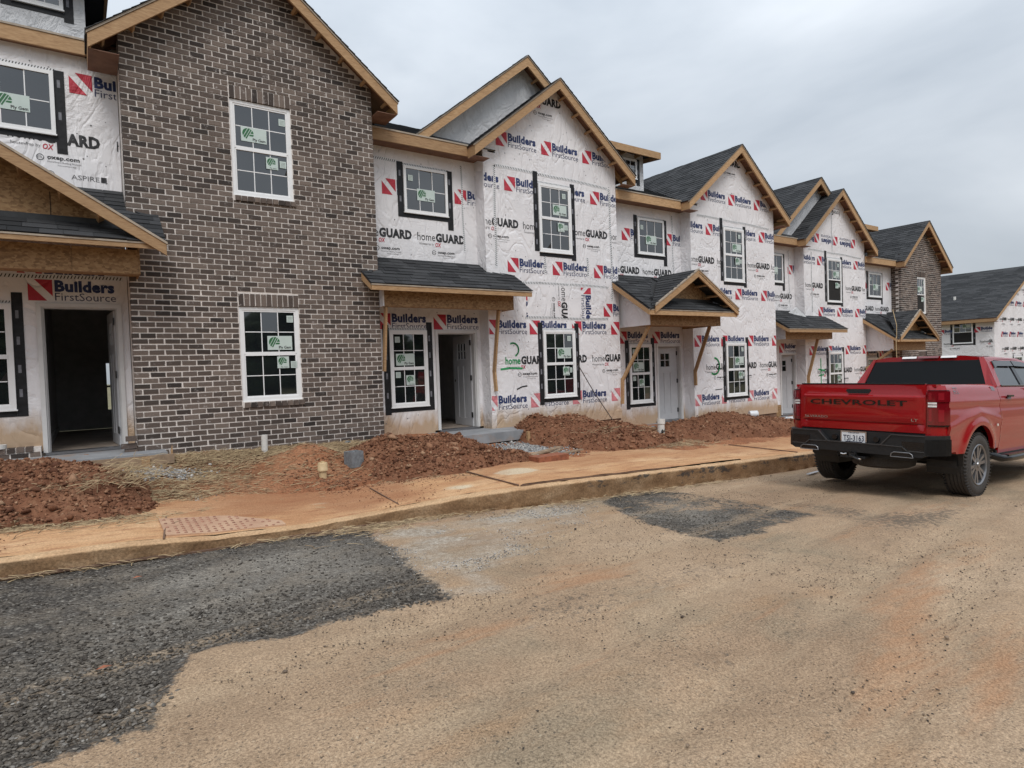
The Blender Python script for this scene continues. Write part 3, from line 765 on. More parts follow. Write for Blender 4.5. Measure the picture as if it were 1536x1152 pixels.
def door(par, x0, x1, z0, z1, Y, hinge, angle, lites='six', ms='door_paint'):
    """trim round the opening, jamb, and a leaf hung at x1 (hinge 'R') swung inwards by angle"""
    t = MB(); tw = .055
    t.box(x0 - tw, x0, Y - .028, Y + .012, z0, z1 + tw); t.box(x1, x1 + tw, Y - .028, Y + .012, z0, z1 + tw); t.box(x0, x1, Y - .028, Y + .012, z1, z1 + tw)
    fr = obj('door_frame', t, 'door_trim', par)
    j = MB(); j.box(x0, x0 + .02, Y + .0, Y + .15, z0, z1); j.box(x1 - .02, x1, Y, Y + .15, z0, z1); j.box(x0 + .02, x1 - .02, Y, Y + .15, z1 - .02, z1)
    j.box(x0 + .02, x0 + .035, Y + .05, Y + .065, z0, z1 - .02)
    obj('jamb', j, 'jamb', fr)
    s = MB(); s.box(x0 - .03, x1 + .03, Y - .05, Y + .16, z0 - .035, z0 - .001); obj('threshold', s, 'alloy', fr)
    W_, H_ = x1 - x0 - .05, z1 - z0 - .03; ca, sa = math.cos(angle), math.sin(angle)
    hx, hy = x1 - .025, Y + .105
    def P(u, n, v): # u from hinge towards latch, n towards street side of the leaf
        return (hx - u * ca - n * sa * 1.0, hy + u * sa - n * ca, z0 + .005 + v)
    def bx(mb, u0, u1, n0, n1, v0, v1, m=0):
        q = [P(u, n, v) for v in (v0, v1) for n in (n0, n1) for u in (u0, u1)]
        mb.add(q, [(0, 2, 3, 1), (4, 5, 7, 6), (0, 1, 5, 4), (2, 6, 7, 3), (0, 4, 6, 2), (1, 3, 7, 5)], m)
    d = MB(); cols, rows, lw, lh = (3, 2, .10, .15) if lites == 'six' else (2, 2, .13, .16)
    gw = cols * lw + (cols - 1) * .03; g0 = (W_ - gw) / 2; gv1 = H_ - .17; gv0 = gv1 - rows * lh - (rows - 1) * .02
    # stiles, rails and recessed fields
    bx(d, 0, g0 - .02, -.02, .02, 0, H_); bx(d, W_ - g0 + .02, W_, -.02, .02, 0, H_)
    bx(d, g0 - .02, W_ - g0 + .02, -.02, .02, gv1 + .02, H_); bx(d, g0 - .02, W_ - g0 + .02, -.02, .02, gv0 - .16, gv0 - .02)
    bx(d, g0 - .02, W_ - g0 + .02, -.02, .02, 0, .16)
    mid = W_ / 2
    bx(d, g0 - .02, W_ - g0 + .02, -.012, .010, .16, gv0 - .16)
    bx(d, mid - .05, mid + .05, -.02, .019, .16, gv0 - .16)
    for k in range(cols + 1):
        u = g0 - .02 + k * (lw + .03) if k < cols else W_ - g0 + .02 - .02
        bx(d, g0 - .02 + k * (lw + .03) - (.0 if k else 0), g0 - .02 + k * (lw + .03) + .02, -.02, .022, gv0 - .02, gv1 + .02)
    for k in range(rows + 1):
        v = gv0 - .02 + k * (lh + .02); bx(d, g0, W_ - g0, -.018, .020, v, v + .02)
    leaf = obj('door', d, ms, par)
    g = MB()
    for c in range(cols):
        for r in range(rows):
            q = MB(); u = g0 + c * (lw + .03); v = gv0 + r * (lh + .02); bx(q, u, u + lw, -.004, .004, v, v + lh); obj('door_lite', q, 'glass', leaf)
    for v in (.18, H_ / 2, H_ - .22):
        h = MB(); bx(h, -.028, .03, .018, .03, v, v + .11); obj('hinge', h, 'hinge', leaf)
    bore = MB(); bore.add([P(W_ - .07 + .028 * math.cos(a), .0235, .95 + .028 * math.sin(a)) for a in [k * math.pi / 5 for k in range(10)]], [list(range(10))]); obj('lock_bore', bore, 'hinge', leaf)
    return leaf

def hall(par, x0, x1, z0, h, Y, depth=4.5, window_at=None):
    m = MB(); Y0 = Y + .15
    m.box(x0 - .12, x0 - .02, Y0, Y0 + depth, z0, z0 + h); m.box(x1 + .02 + .5, x1 + .12 + .5, Y0, Y0 + depth, z0, z0 + h)
    m.box(x0 - .12, x1 + .62, Y0, Y0 + depth, z0 + h, z0 + h + .1)
    if window_at:
        a, b, c, d_ = window_at; Yd = Y0 + depth
        m.box(x0 - .12, a, Yd, Yd + .1, z0, z0 + h); m.box(b, x1 + .62, Yd, Yd + .1, z0, z0 + h); m.box(a, b, Yd, Yd + .1, z0, c); m.box(a, b, Yd, Yd + .1, d_, z0 + h)
        m.box(a, b, Yd + .02, Yd + .05, (c + d_) / 2 - .02, (c + d_) / 2 + .02)
    else: m.box(x0 - .12, x1 + .62, Y0 + depth, Y0 + depth + .1, z0, z0 + h)
    m.box(x0 - .02, x0 - .002, Y0, Y0 + depth, z0, z0 + .12)
    w = obj('hallway', m, 'plaster', par)
    f = MB(); f.box(x0 - .12, x1 + .62, Y + .0, Y0 + depth, z0 - .12, z0 - .003); obj('hall_floor', f, 'subfloor', w)

def rakes(par, xc, za, hs, slope, Y, dep=.19, name='rake_board'):
    """pair of sloping fascia boards in front of a gable, lighter strip above"""
    for sgn in (-1, 1):
        xe = xc + sgn * hs; ze = za - hs * slope; b = MB(); g = dep
        pts = [(xc, Y, za - .03), (xe, Y, ze - .03), (xe, Y, ze - .03 - g), (xc, Y, za - .03 - g)]
        b.prism(pts, (0, .038, 0)); o = obj(name, b, 'lumber', par)
        s = MB(); s.prism([(xc, Y - .012, za + .005), (xe + sgn * .015, Y - .012, ze + .005 - .012), (xe + sgn * .015, Y - .012, ze - .040), (xc, Y - .012, za - .026)], (0, .05, 0)); obj('drip_strip', s, 'drip_edge', o)
def lookouts(par, xc, za, hs, slope, Y0, Y1, n=5):
    for sgn in (-1, 1):
        for k in range(n):
            t = (k + .6) / n * hs; x = xc + sgn * t; z = za - t * slope - .13; m = MB()
            m.bar((x, Y0, z), (x, Y1, z), .09, .05, up=(-sgn * slope, 0, 1)); obj('lookout', m, 'lumber', par)

UN = {}
def townhouse(u):
    xl, xr, Yb, Yr, d, kind = u['xl'], u['xr'], u['Yb'], u['Yr'], u['d'], u['kind']
    xp, Yp = u['xp'], u['Yp']                # previous bay's right edge and wall plane
    T = thing('townhouse', u['label'], 'townhouse', (xl, Yb, .4 + d), 'row of townhouses under construction')
    UN[u['i']] = T
    brick = 'brick' in u; zb = .42 + d; ze = 6.06 + d; slab = u.get('slabz', .385 + d)
    xc = (xl + xr) / 2; hs = (xr - xl) / 2 + .36; sl = .80; za = ze - .06 + hs * sl
    wm = 'wrap'
    # ---- walls
    dx1 = xl - .15; dx0 = dx1 - .86; dz1 = 2.345 + d
    if u.get('door'): dx0, dx1, dz1 = u['door']
    w = MB(); top = ze + (.10 if 'ze_eave' not in u else .22); t = .14
    zlo = zb - .1
    def wall_box(a, b, z0, z1):
        nx = max(1, int((b - a) / .5)); nz = max(1, int((z1 - z0) / .25))
        for k in range(nz): w.box(a, b, Yr, Yr + t, z0 + (z1 - z0) * k / nz, z0 + (z1 - z0) * (k + 1) / nz)
    wall_box(xp, dx0, zlo, top); wall_box(dx1, xl, zlo, top); wall_box(dx0, dx1, dz1, top)
    low = [max(0, 1 - (p[2] - zlo) / .85) for p in w.v]
    RW = obj('recess_wall', w, wm, T, attrs={'low': low})
    r = MB(); zs = [zlo, zlo + .3, zlo + .6, zlo + .9, 3.5 + d, top]
    for a, b in zip(zs[:-1], zs[1:]): r.box(xl - .004 if not brick else xl + .008, xl + .12, Yb - .001 if not brick else Yb + .03, Yr - .002, a, b)
    RT = obj('return_wall', r, 'mortar' if brick else wm, T, attrs={'low': [max(0, 1 - (p[2] - zlo) / .62) * .8 for p in r.v]})
    zroof = lambda x: za - abs(x - xc) * sl - .05
    ops = []
    if not brick:
        b = MB(); zs = [zlo, zlo + .2, zlo + .4, zlo + .7, zlo + 1.0, ze - .45]
        for z0, z1 in zip(zs[:-1], zs[1:]): b.box(xl, xr, Yb, Yb + .14, z0, z1)
        b.prism([(xl, Yb, ze - .45), (xr, Yb, ze - .45), (xr, Yb, zroof(xr)), (xc, Yb, zroof(xc)), (xl, Yb, zroof(xl))], (0, .14, 0))
        BW = obj('bay_wall', b, wm, T, attrs={'low': [max(0, 1 - (p[2] - zlo) / .72) for p in b.v]})
        f = MB(); f.box(xl + .03, xr - .02, Yb + .03, Yb + .3, zlo - 1.0, zlo - .001); obj('foundation', f, 'foundation', T)
    else:
        wx0, wx1 = u['wx']; zl0, zl1, zu0, zu1 = u['wz']
        SH = .205; SI = .088
        ops = [(wx0, wx1, zl0 - SI, zl1 + SH), (wx0, wx1, zu0 - SI, zu1 + SH)]
        b = MB(); y0, th = Yb + .008, .12; zg = zlo - .6
        for a, c in ((xl + .006, wx0), (wx1, xr - .006)):
            if a < xc < c: pts = [(a, y0, zg), (c, y0, zg), (c, y0, zroof(c)), (xc, y0, zroof(xc)), (a, y0, zroof(a))]
            else: pts = [(a, y0, zg), (c, y0, zg), (c, y0, zroof(c)), (a, y0, zroof(a))]
            b.prism(pts, (0, th, 0))
        for z0, z1 in ((zg, zl0 - .01), (zl1 + .01, zu0 - .01)): b.box(wx0, wx1, y0, y0 + th, z0, z1)
        b.prism([(wx0, y0, zu1 + .01), (wx1, y0, zu1 + .01), (wx1, y0, zroof(wx1)), (xc, y0, zroof(xc)), (wx0, y0, zroof(wx0))], (0, th, 0))
        BW = obj('brick_wall', b, 'mortar', T)
        brickwork(T, BW, xl, xr, zlo - .06 - .0813 * 5, zroof, Yb, ops, za, budget=u['brick'])
        for (z0, z1) in ((zl0, zl1), (zu0, zu1)):
            near = u['i'] == 1
            soldiers(BW, wx0, wx1, z1 + .006, SH - .012, 11, Yb - .002, indiv=near)
            soldiers(BW, wx0 + .02, wx1 + .03, z0 - SI, SI - .012, 10, Yb - .002, proud=.03, tilt=.012, indiv=near, name='sill_brick')
        if not u['i'] == 1:
            rb = MB()
            for k in range(int((ze - zlo) / .0813)):
                for y in (Yb, Yb + .2057):
                    rb.cur = random.random(); rb.box(xl - .008, xl + .05, y + (.1 if k % 2 else 0) + .1, y + (.1 if k % 2 else 0) + .1 + .19, zlo + k * .0813, zlo + k * .0813 + .0685)
            obj('brick', rb, 'brick', RT, kind='stuff')
    # ---- windows
    S = [(-.12, .58, 1), (.0, .30, 2), (.30, .86, 0)]
    mpb = lambda U, V, n: (U, Yb - n, V); mpr = lambda U, V, n: (U, Yr - n, V)
    wb = (.93 + d, 2.39 + d, 4.09 + d, 5.55 + d)
    if brick:
        mpo = lambda U, V, n: (U, Yb + .065 - n, V)
        window(T, (wx0 + wx1) / 2, zl0, zl1, wx1 - wx0, mpo, tape=False, stick=[(.0, .56, 1), (.10, .36, 2), (.33, .36, 0), (.29, .86, 0)])
        window(T, (wx0 + wx1) / 2, zu0, zu1, wx1 - wx0, mpo, tape=False, stick=[(-.33, .60, 1), (.06, .34, 2), (.29, .37, 0), (.30, .83, 0)], open_low=u.get('open_up', False))
    else:
        xw = xc + u.get('wdx', 0)
        window(T, xw, wb[0], wb[1], .90, mpb, stick=[(-.03, .60, 1), (.08, .34, 2), (.26, .38, 0), (.24, .86, 0)], tape_h=(.16, .17, .15, .06))
        window(T, xw, wb[2], wb[3], .90, mpb, stick=[(-.03, .58, 1), (.06, .34, 2), (.26, .37, 0), (.22, .84, 0)], tape_h=(.10, .24, .0, .10), open_low=u.get('open_up', False))
    rw = u.get('rwin', (xl - 1.645, .79)); uw = u.get('uwin', (xl - 1.145, .95))
    window(T, rw[0], .93 + d, 2.395 + d, rw[1], mpr, stick=[(-.35, .56, 1), (-.1, .30, 2), (-.36, .86, 0), (-.37, .40, 0)], tape_h=(.16, .10, .14, .06))
    uz = u.get('uz', 0); window(T, uw[0], 4.67 + d + uz, 5.56 + d + uz, uw[1], mpr, double=False, stick=[(-.16, .30, 1), (-.40, .70, 0)], tape_h=(.03, .06, .10, .22))
    # ---- door
    door(T, dx0, dx1, slab + .03, dz1, Yr, 'R', u['ajar'], u.get('lites', 'six'))
    hall(T, dx0, dx1, slab + .03, 2.5, Yr, window_at=u.get('hallwin'))
    sx0, sx1, sy = u.get('slab', (dx0 - .25, xl + .75, Yr - 1.05))
    s = MB(); s.prism([(sx0, sy, slab - .19), (sx1, sy, slab - .19), (sx1, sy, slab - .01), (sx0, sy, slab - .01)], (0, Yb - sy - .004, 0))
    if sx0 < xl - .01: s.prism([(sx0, Yb - .003, slab - .19), (xl - .003, Yb - .003, slab - .19), (xl - .003, Yb - .003, slab - .011), (sx0, Yb - .003, slab - .011)], (0, Yr - Yb, 0))
    obj('door_step', s, 'concrete', T)
    # ---- main roof over the recess
    Rf = MB(); ye = Yr - u.get('oh', .33); zbay = ze; ze = u.get('ze_eave', ze); ms_ = .45; L = 5.6
    xe0, xe1 = (xp + .002 if xp > -3 else xp), xl + .3
    Rf.prism([(xe0, ye, ze - .02), (xr + 1.9 if kind else xe1, ye + 3.2, ze - .02 + 3.2 * ms_), (xr + 1.9, ye + L, ze - .02 + L * ms_), (xe0, ye + L, ze - .02 + L * ms_)], (0, 0, -.035)) if False else None
    Rf.prism([(xe0, ye, ze - .02), (xe0, ye + L, ze - .02 + L * ms_), (xe0, ye + L, ze - .055 + L * ms_), (xe0, ye, ze - .055)], (xe1 - xe0, 0, 0))
    roof = obj('roof', Rf, 'soffit', T)
    v = Vector((0, 1, ms_)).normalized(); LL = L * math.hypot(1, ms_)
    shingles(roof, 'shingle', (xe0, ye - .02, ze - .018), (1, 0, 0), v, lambda q: (0, xe1 - xe0 + max(0, min(q * .9 / .8 * .45, hs))), LL)
    bk = MB(); bk.prism([(xe0, ye + L, ze - .02 + L * ms_), (xe0, ye + 2 * L, ze - .02), (xe0, ye + 2 * L, ze - .055), (xe0, ye + L, ze - .055 + L * ms_)], (xr - xe0, 0, 0)); obj('rear_slope', bk, 'shingle', roof)
    f = MB(); f.box(xe0, xl - .36, ye - .02, ye + .018, ze - .235, ze - .035); fb = obj('fascia_board', f, 'lumber', T)
    f = MB(); f.box(xe0, xl - .35, ye - .032, ye + .02, ze - .034, ze - .006); obj('drip_strip', f, 'drip_edge', fb)
    f = MB(); f.box(xe0, xl - .02, ye + .02, Yr - .002, ze - .215, ze - .195); obj('eave_soffit', f, 'soffit', T)
    ze = zbay
    # ---- bay gable roof
    yf = Yb - .30; yb = Yb + 5.2
    for sgn, nm in ((-1, 'roof_slope'), (1, 'roof_slope')):
        xe = xc + sgn * hs; zt = za - hs * sl; m = MB()
        m.prism([(xc, yf, za), (xe, yf, zt), (xe, yf, zt - .035), (xc, yf, za - .035)], (0, yb - yf, 0)); sp = obj(nm, m, 'soffit', T)
        U = (0, 1, 0); V = Vector((-sgn, 0, sl)).normalized(); LL = hs * math.hypot(1, sl)
        shingles(sp, 'shingle', (xe + sgn * .02, yf - .03, zt - .006), U, V, lambda q: (0, yb - yf + .03), LL + .02, indiv=False)
    rakes(T, xc, za, hs, sl, yf)
    lookouts(T, xc, za, hs, sl, yf + .039, Yb - .002 if not brick else Yb - .006, n=6)
    for sgn in (-1, 1):    # short eave fascia that closes the gable's lower corners
        xe = xc + sgn * hs; zt = za - hs * sl; m = MB(); yend = (ye - .022 if sgn < 0 else u.get('yend', Yb + .8))
        m.box(min(xe, xe - sgn * .038), max(xe, xe - sgn * .038), yf + .039, yend, zt - .215, zt - .035); o = obj('fascia_board', m, 'lumber', T)
        m = MB(); m.box(min(xe, xe - sgn * .36), max(xe, xe - sgn * .36), yf + .04, yend, zt - .225, zt - .216); obj('eave_soffit', m, 'soffit', o)
    # ---- upper gable (B) or shed dormer (A)
    if kind == 'B':
        h2, s2 = 2.71, .795; c2 = xl + 1.265; z2 = ze + h2 * s2 + .03; y2 = Yb + .055
        g = MB(); zr2 = lambda x: z2 - abs(x - c2) * s2 - .05
        g.prism([(c2 - h2 + .05, Yr + .02, ze + .0), (c2 + h2 - .05, Yr + .02, ze), (c2, Yr + .02, z2 - .05)], (0, .12, 0)); obj('gable_wall', g, 'wrap_plain', T)
        for sgn in (-1, 1):
            xe = c2 + sgn * h2; zt = z2 - h2 * s2; m = MB()
            m.prism([(c2, y2, z2), (xe, y2, zt), (xe, y2, zt - .035), (c2, y2, z2 - .035)], (0, 6.0, 0)); sp = obj('roof_slope', m, 'soffit', T)
            V = Vector((-sgn, 0, s2)).normalized()
            shingles(sp, 'shingle', (xe + sgn * .02, y2 - .03, zt - .006), (0, 1, 0), V, lambda q: (0, 6.0), h2 * math.hypot(1, s2) + .02)
        rakes(T, c2, z2, h2, s2, y2)
        lookouts(T, c2, z2, h2, s2, y2 + .04, Yr + .018, n=5)
        fl = MB(); fl.prism([(xl - 1.30, y2 - .012, ze + .012), (xl + .4, y2 - .012, ze + .012), (xl + .4, Yr + .016, ze + .185), (xl - 1.30, Yr + .016, ze + .185)], (0, 0, -.012)); obj('apron_felt', fl, 'felt', T)
    else:
        a0, a1 = xl - 2.6, xl - u.get('dorm', .69); yd = Yr + .6; z0, z1 = ze + .1, ze + 1.34
        m = MB(); m.box(a0, a1, yd, yd + .1, z0, z1); m.prism([(a1 - .1, yd + .1, z0), (a1 - .1, yd + 2.6, z0 + 1.1), (a1 - .1, yd + 2.6, z1 + .25), (a1 - .1, yd + .1, z1)], (.1, 0, 0))
        m.prism([(a0, yd + .1, z0), (a0, yd + 2.6, z0 + 1.1), (a0, yd + 2.6, z1 + .25), (a0, yd + .1, z1)], (.1, 0, 0)); dw = obj('dormer', m, 'wrap_plain', T)
        q = MB(); q.prism([(a0 - .3, yd - .3, z1 + .03), (a0 - .3, yd + 2.8, z1 + .34), (a0 - .3, yd + 2.8, z1 + .30), (a0 - .3, yd - .3, z1 - .01)], (a1 - a0 + .62, 0, 0)); obj('dormer_roof', q, 'shingle', dw)
        q = MB(); q.box(a0 - .3, a1 + .32, yd - .338, yd - .3, z1 - .12, z1 + .05); q.prism([(a1 + .282, yd - .3, z1 - .12), (a1 + .282, yd + 2.6, z1 + .17), (a1 + .282, yd + 2.6, z1 + .33), (a1 + .282, yd - .3, z1 + .03)], (.038, 0, 0)); obj('dormer_fascia', q, 'lumber', dw)
        q = MB()
        for k in range(5):
            x = a0 + (a1 - a0 + .2) * k / 4; q.box(x, x + .04, yd - .3, yd, z1 - .10, z1 - .02)
        obj('rafter_tail', q, 'lumber', dw)
        window(T, a1 - .58, z0 + (.60 if u['i'] > 1 else .74), z1 - .14, .62, lambda U, V, n: (U, yd - n, V), double=False, tape_h=(.03, .03, .1, .12), rows=2)
    return dict(T=T, RW=RW, BW=BW, RT=RT, zroof=zroof, xc=xc, ze=ze, zb=zb, dx0=dx0, dx1=dx1, za=za, **u)

def porch(H, Yf, fl, fr, bl, br, zt, zfb, zb0, zb1, slope, gable=None, indiv=True, cheek=True, ytop_l=None):
    """shed porch roof in front of the recess; gable = (x_apex,) adds a cross gablet"""
    T, xl, Yb, Yr, xp, Yp = H['T'], H['xl'], H['Yb'], H['Yr'], H['xp'], H['Yp']
    m = MB(); zz = lambda y: zt + (y - Yf) * slope
    def xr(y):
        if y > Yb: return (max(fl, xp), xl) if y > Yp else (fl, xl)
        if y > Yp: return (max(fl, xp), fr)
        return (fl, fr)
    ys = sorted({Yf, min(Yb, Yr), min(Yp, Yr), Yr})
    for a, b in zip(ys[:-1], ys[1:]):
        x0, x1 = xr((a + b) / 2)
        m.prism([(x0, a, zz(a) - .004), (x0, b - .002, zz(b) - .004), (x0, b - .002, zz(b) - .035), (x0, a, zz(a) - .035)], (x1 - x0, 0, 0))
    P = obj('porch_roof', m, 'felt', T)
    V = Vector((0, 1, slope)).normalized(); k = math.hypot(1, slope)
    if gable:
        xa = (fl + fr) / 2 if gable is True else gable; gs = H['gs']; zap = zt + (xa - fl) * gs
        yv = Yf + (zap - zt) / slope
        def xs(v, side):
            y = Yf + v / k; a, b = xr(y - .004); c = (y - Yf) * slope / gs
            return (a, min(fl + c, xa)) if side < 0 else (max(fr - c, xa), b)
        L = (Yr - Yf) * k
        for side in (-1, 1): shingles(P, 'shingle', (0, Yf - .02, zt + .002), (1, 0, 0), V, lambda v, s=side: (lambda q: (q[0], max(q[0], q[1])) if s < 0 else (min(q[0], q[1]), q[1]))(xs(v, s)), L, indiv=indiv)
        for sgn in (-1, 1):
            xe = fl if sgn < 0 else fr; ln = abs(xa - xe)
            q = MB(); yr = min(yv, Yb - .004)
            q.prism([(xe, Yf - .03, zt), (xa, Yf - .03, zap), (xa, yr, zap)], (0, 0, -.03)); sp = obj('porch_gable_slope', q, 'felt', T)
            Vg = Vector((-sgn, 0, gs)).normalized(); kg = math.hypot(1, gs); dep = yr - Yf + .06
            shingles(sp, 'shingle', (xe + sgn * .02, Yf - .05, zt + .006 - .015), (0, 1, 0), Vg, lambda v, ln=ln, kg=kg, dep=dep: (0, max(.02, dep * min(1, v / kg / ln))), ln * kg + .02, indiv=indiv and sgn < 0)
        rakes(P, xa, zap + .012, ln + .0, gs, Yf - .045, dep=.155)
        q = MB(); q.prism([(fl + .25, Yf + .36, zt + .15), (fr - .25, Yf + .36, zt + .15), (xa, Yf + .36, zap - .05)], (0, .012, 0)); og = obj('gable_panel', q, 'osb', T)
        if indiv:
            q = MB()
            for x in (xa - .6, xa + .62): q.box(x - .004, x + .004, Yf + .355, Yf + .362, zt + .1, zt + .62)
            obj('panel_joint', q, 'dark_inside', og)
        for sgn in (-1, 1):
            for t in (.35, .75, 1.15):
                x = xa + sgn * t; z = zap - t * gs - .14
                if abs(x - xa) < ln - .3: b = MB(); b.bar((x, Yf - .005, z), (x, Yf + .355, z), .08, .04, up=(-sgn * gs, 0, 1)); obj('lookout', b, 'lumber', P)
        # little apron roof at the foot of the gablet
        q = MB(); zs_ = zt + .36 * slope
        q.prism([(fl + .30, Yf + .348, zs_ - .02), (fr - .30, Yf + .348, zs_ - .02), (fr - .40, Yf + .348, zs_ + .07), (fl + .40, Yf + .348, zs_ + .07)], (0, .008, 0)); ap = obj('apron_roof', q, 'felt', T)
        shingles(ap, 'shingle', (0, Yf - .025, zt + .001), (1, 0, 0), V, lambda v: (fl + .08 + v * 1.1, fr - .08 - v * 1.1), .36 * k - .02, indiv=indiv)
    else:
        L = (Yr - Yf) * k
        shingles(P, 'shingle', (0, Yf - .02, zt + .002), (1, 0, 0), V, lambda v: (lambda q: (q[0] - (.012 if Yf + v / k < min(Yb, Yp) else 0), q[1] + (.012 if Yf + v / k < Yb else 0)))(xr(Yf + v / k - .004)), L, indiv=indiv)
    f = MB(); f.box(fl, fr, Yf - .006, Yf + .032, zfb, zt - .03); fo = obj('fascia_board', f, 'lumber', P)
    f = MB(); f.box(fl - .005, fr + .005, Yf - .016, Yf + .03, zt - .029, zt - .006); obj('drip_strip', f, 'drip_edge', fo)
    for x, y1 in ((fl, Yp if fl < xp else Yr), (fr, Yb)):    # side rake boards
        b = MB(); y0 = Yf + .033; b.prism([(x, y0, zz(y0) - .036), (x, y1 - .004, zz(y1) - .036), (x, y1 - .004, zz(y1) - .165), (x, y0, max(zfb, zz(y0) - .165))], (.036 if x == fl else -.036, 0, 0)); obj('rake_board', b, 'lumber', P)
    # header box clad in OSB, side cheek in wrap
    yb0 = Yf + .30
    n = H.get('panels', 3); B = MB(); B.box(bl, br, yb0, yb0 + .16, zb0, zb1); hb = obj('beam', B, 'lumber', P)
    for i in range(n):
        a = bl + (br - bl) * i / n; b = bl + (br - bl) * (i + 1) / n; q = MB(); q.box(a + .003, b - .003, yb0 - .012, yb0 - .001, zb0 - .004, zb1 + .03); obj('osb_panel', q, 'osb', P)
    q = MB(); q.box(bl, br, yb0 + .16, Yb - .003, zb0 + .03, zb0 + .045); obj('porch_ceiling', q, 'osb', P)
    for x, e in ((bl, -1), (br, 1)):
        y1 = (Yp if x < xp + .01 else Yr) if e < 0 else (Yb if x > xl else Yr)
        q = MB(); q.prism([(x, yb0 - .012, zb0), (x, y1 - .004, zb0), (x, y1 - .004, zz(y1) - .05), (x, yb0 - .012, zz(yb0) - .05)], (.02 * e, 0, 0))
        obj('cheek_panel', q, 'wrap' if e < 0 else 'osb', P)
    return P
def brace(H, top, knee, foot, label=False):
    m = MB(); m.bar(top, knee, .038, .085, up=(0, 1, 0)); o = obj('porch_brace', m, 'lumber', H['T'])
    m = MB(); m.bar(foot, (knee[0] + .0, foot[1], knee[2] + .05), .038, .085, up=(0, 1, 0)); obj('cleat', m, 'lumber', o)
# ------------------------------------------------------------------ the five townhouses
G5 = {}
G5[1] = townhouse(dict(i=1, label='nearest townhouse with dark brick gable bay and open door at left', xl=.60, xr=4.375, Yb=10.4, Yr=11.0, d=.335, kind='A', xp=-4.0, Yp=11.0,
    brick=300, wx=(2.04, 2.965), wz=(1.222, 2.712, 4.462, 5.942), rwin=(-1.21, .86), uwin=(-.64, .94), uz=.15, door=(-.455, .455, 2.70), ajar=R_(86), slabz=.60, slab=(-1.0, .93, 9.95), hallwin=(.40, .56, 1.02, 2.0), dorm=.34, yend=10.66, oh=.12, ze_eave=6.555))
G5[2] = townhouse(dict(i=2, label='white wrapped townhouse beside the brick one, with tall second gable of bare grey wrap', xl=6.82, xr=10.50, Yb=10.65, Yr=10.98, d=0.0, kind='B', xp=4.375, Yp=10.4,
    ajar=R_(93), lites='six', slab=(5.50, 7.62, 9.92), wdx=-.02, yend=10.6))
G5[3] = townhouse(dict(i=3, label='middle white wrapped townhouse with shed dormer and gabled porch roof', xl=13.15, xr=16.88, Yb=10.65, Yr=10.98, d=-.315, kind='A', xp=10.50, Yp=10.65,
    ajar=R_(7), lites='four', slab=(11.3, 13.9, 9.9), wdx=-.08, yend=11.2))
G5[4] = townhouse(dict(i=4, label='white wrapped townhouse directly behind the truck tailgate, upside down print in its gable', xl=19.31, xr=23.26, Yb=11.15, Yr=11.48, d=-.63, kind='B', xp=16.88, Yp=10.65,
    ajar=R_(20), lites='four', wdx=-.15, open_up=True, door=(18.42, 19.22, 1.72), rwin=(17.5, .8), uwin=(18.15, .95), yend=11.2))
G5[5] = townhouse(dict(i=5, label='farthest townhouse of the row, with narrow brick gable bay behind truck cab', xl=25.93, xr=29.50, Yb=11.10, Yr=11.45, d=-.88, kind='A', xp=23.26, Yp=11.15,
    brick=0, wx=(27.32, 28.08), wz=(.10, 1.50, 3.22, 4.66), ajar=R_(10), lites='four', open_up=True, uwin=(24.6, .98), yend=11.9))

# ---- porches
H = G5[1]; H['gs'] = .615; H['panels'] = 4
porch(H, 9.60, -2.75, 1.0, -2.3, .685, 3.458, 3.368, 3.065, 3.36, .70, gable=-.875)
H = G5[2]
porch(H, 9.95, 4.06, 7.42, 4.40, 7.15, 3.115, 3.005, 2.765, 3.01, .62)
H = G5[3]; H['gs'] = .585; H['panels'] = 1
porch(H, 9.5, 10.30, 13.42, 10.62, 13.12, 2.80, 2.67, 2.468, 2.67, .66, gable=11.93)
H = G5[4]; H['panels'] = 1
porch(H, 10.4, 17.18, 20.49, 17.44, 20.08, 2.49, 2.37, 2.18, 2.40, .60, indiv=False)
H = G5[5]; H['gs'] = .62; H['panels'] = 1
porch(H, 10.0, 23.05, 26.25, 23.4, 25.9, 2.14, 2.04, 1.75, 2.03, .70, gable=24.72, indiv=False)
# fix braces to the walls
brace(G5[2], (6.86, 10.33, 2.76), (6.885, 10.60, 1.53), (6.915, 10.60, 1.14))
brace(G5[2], (4.45, 10.30, 2.76), (4.42, 10.36, 1.90), (4.40, 10.36, 1.62))
brace(G5[3], (10.72, 9.92, 2.46), (10.50, 10.60, 1.22), (10.47, 10.60, .66))
brace(G5[3], (12.92, 9.95, 2.46), (13.13, 10.60, 1.34), (13.14, 10.60, .98))
brace(G5[4], (19.45, 10.82, 2.18), (19.36, 11.10, .98), (19.36, 11.10, .75))
brace(G5[5], (23.35, 10.3, 1.78), (23.15, 11.08, 1.15), (23.15, 11.08, .9))

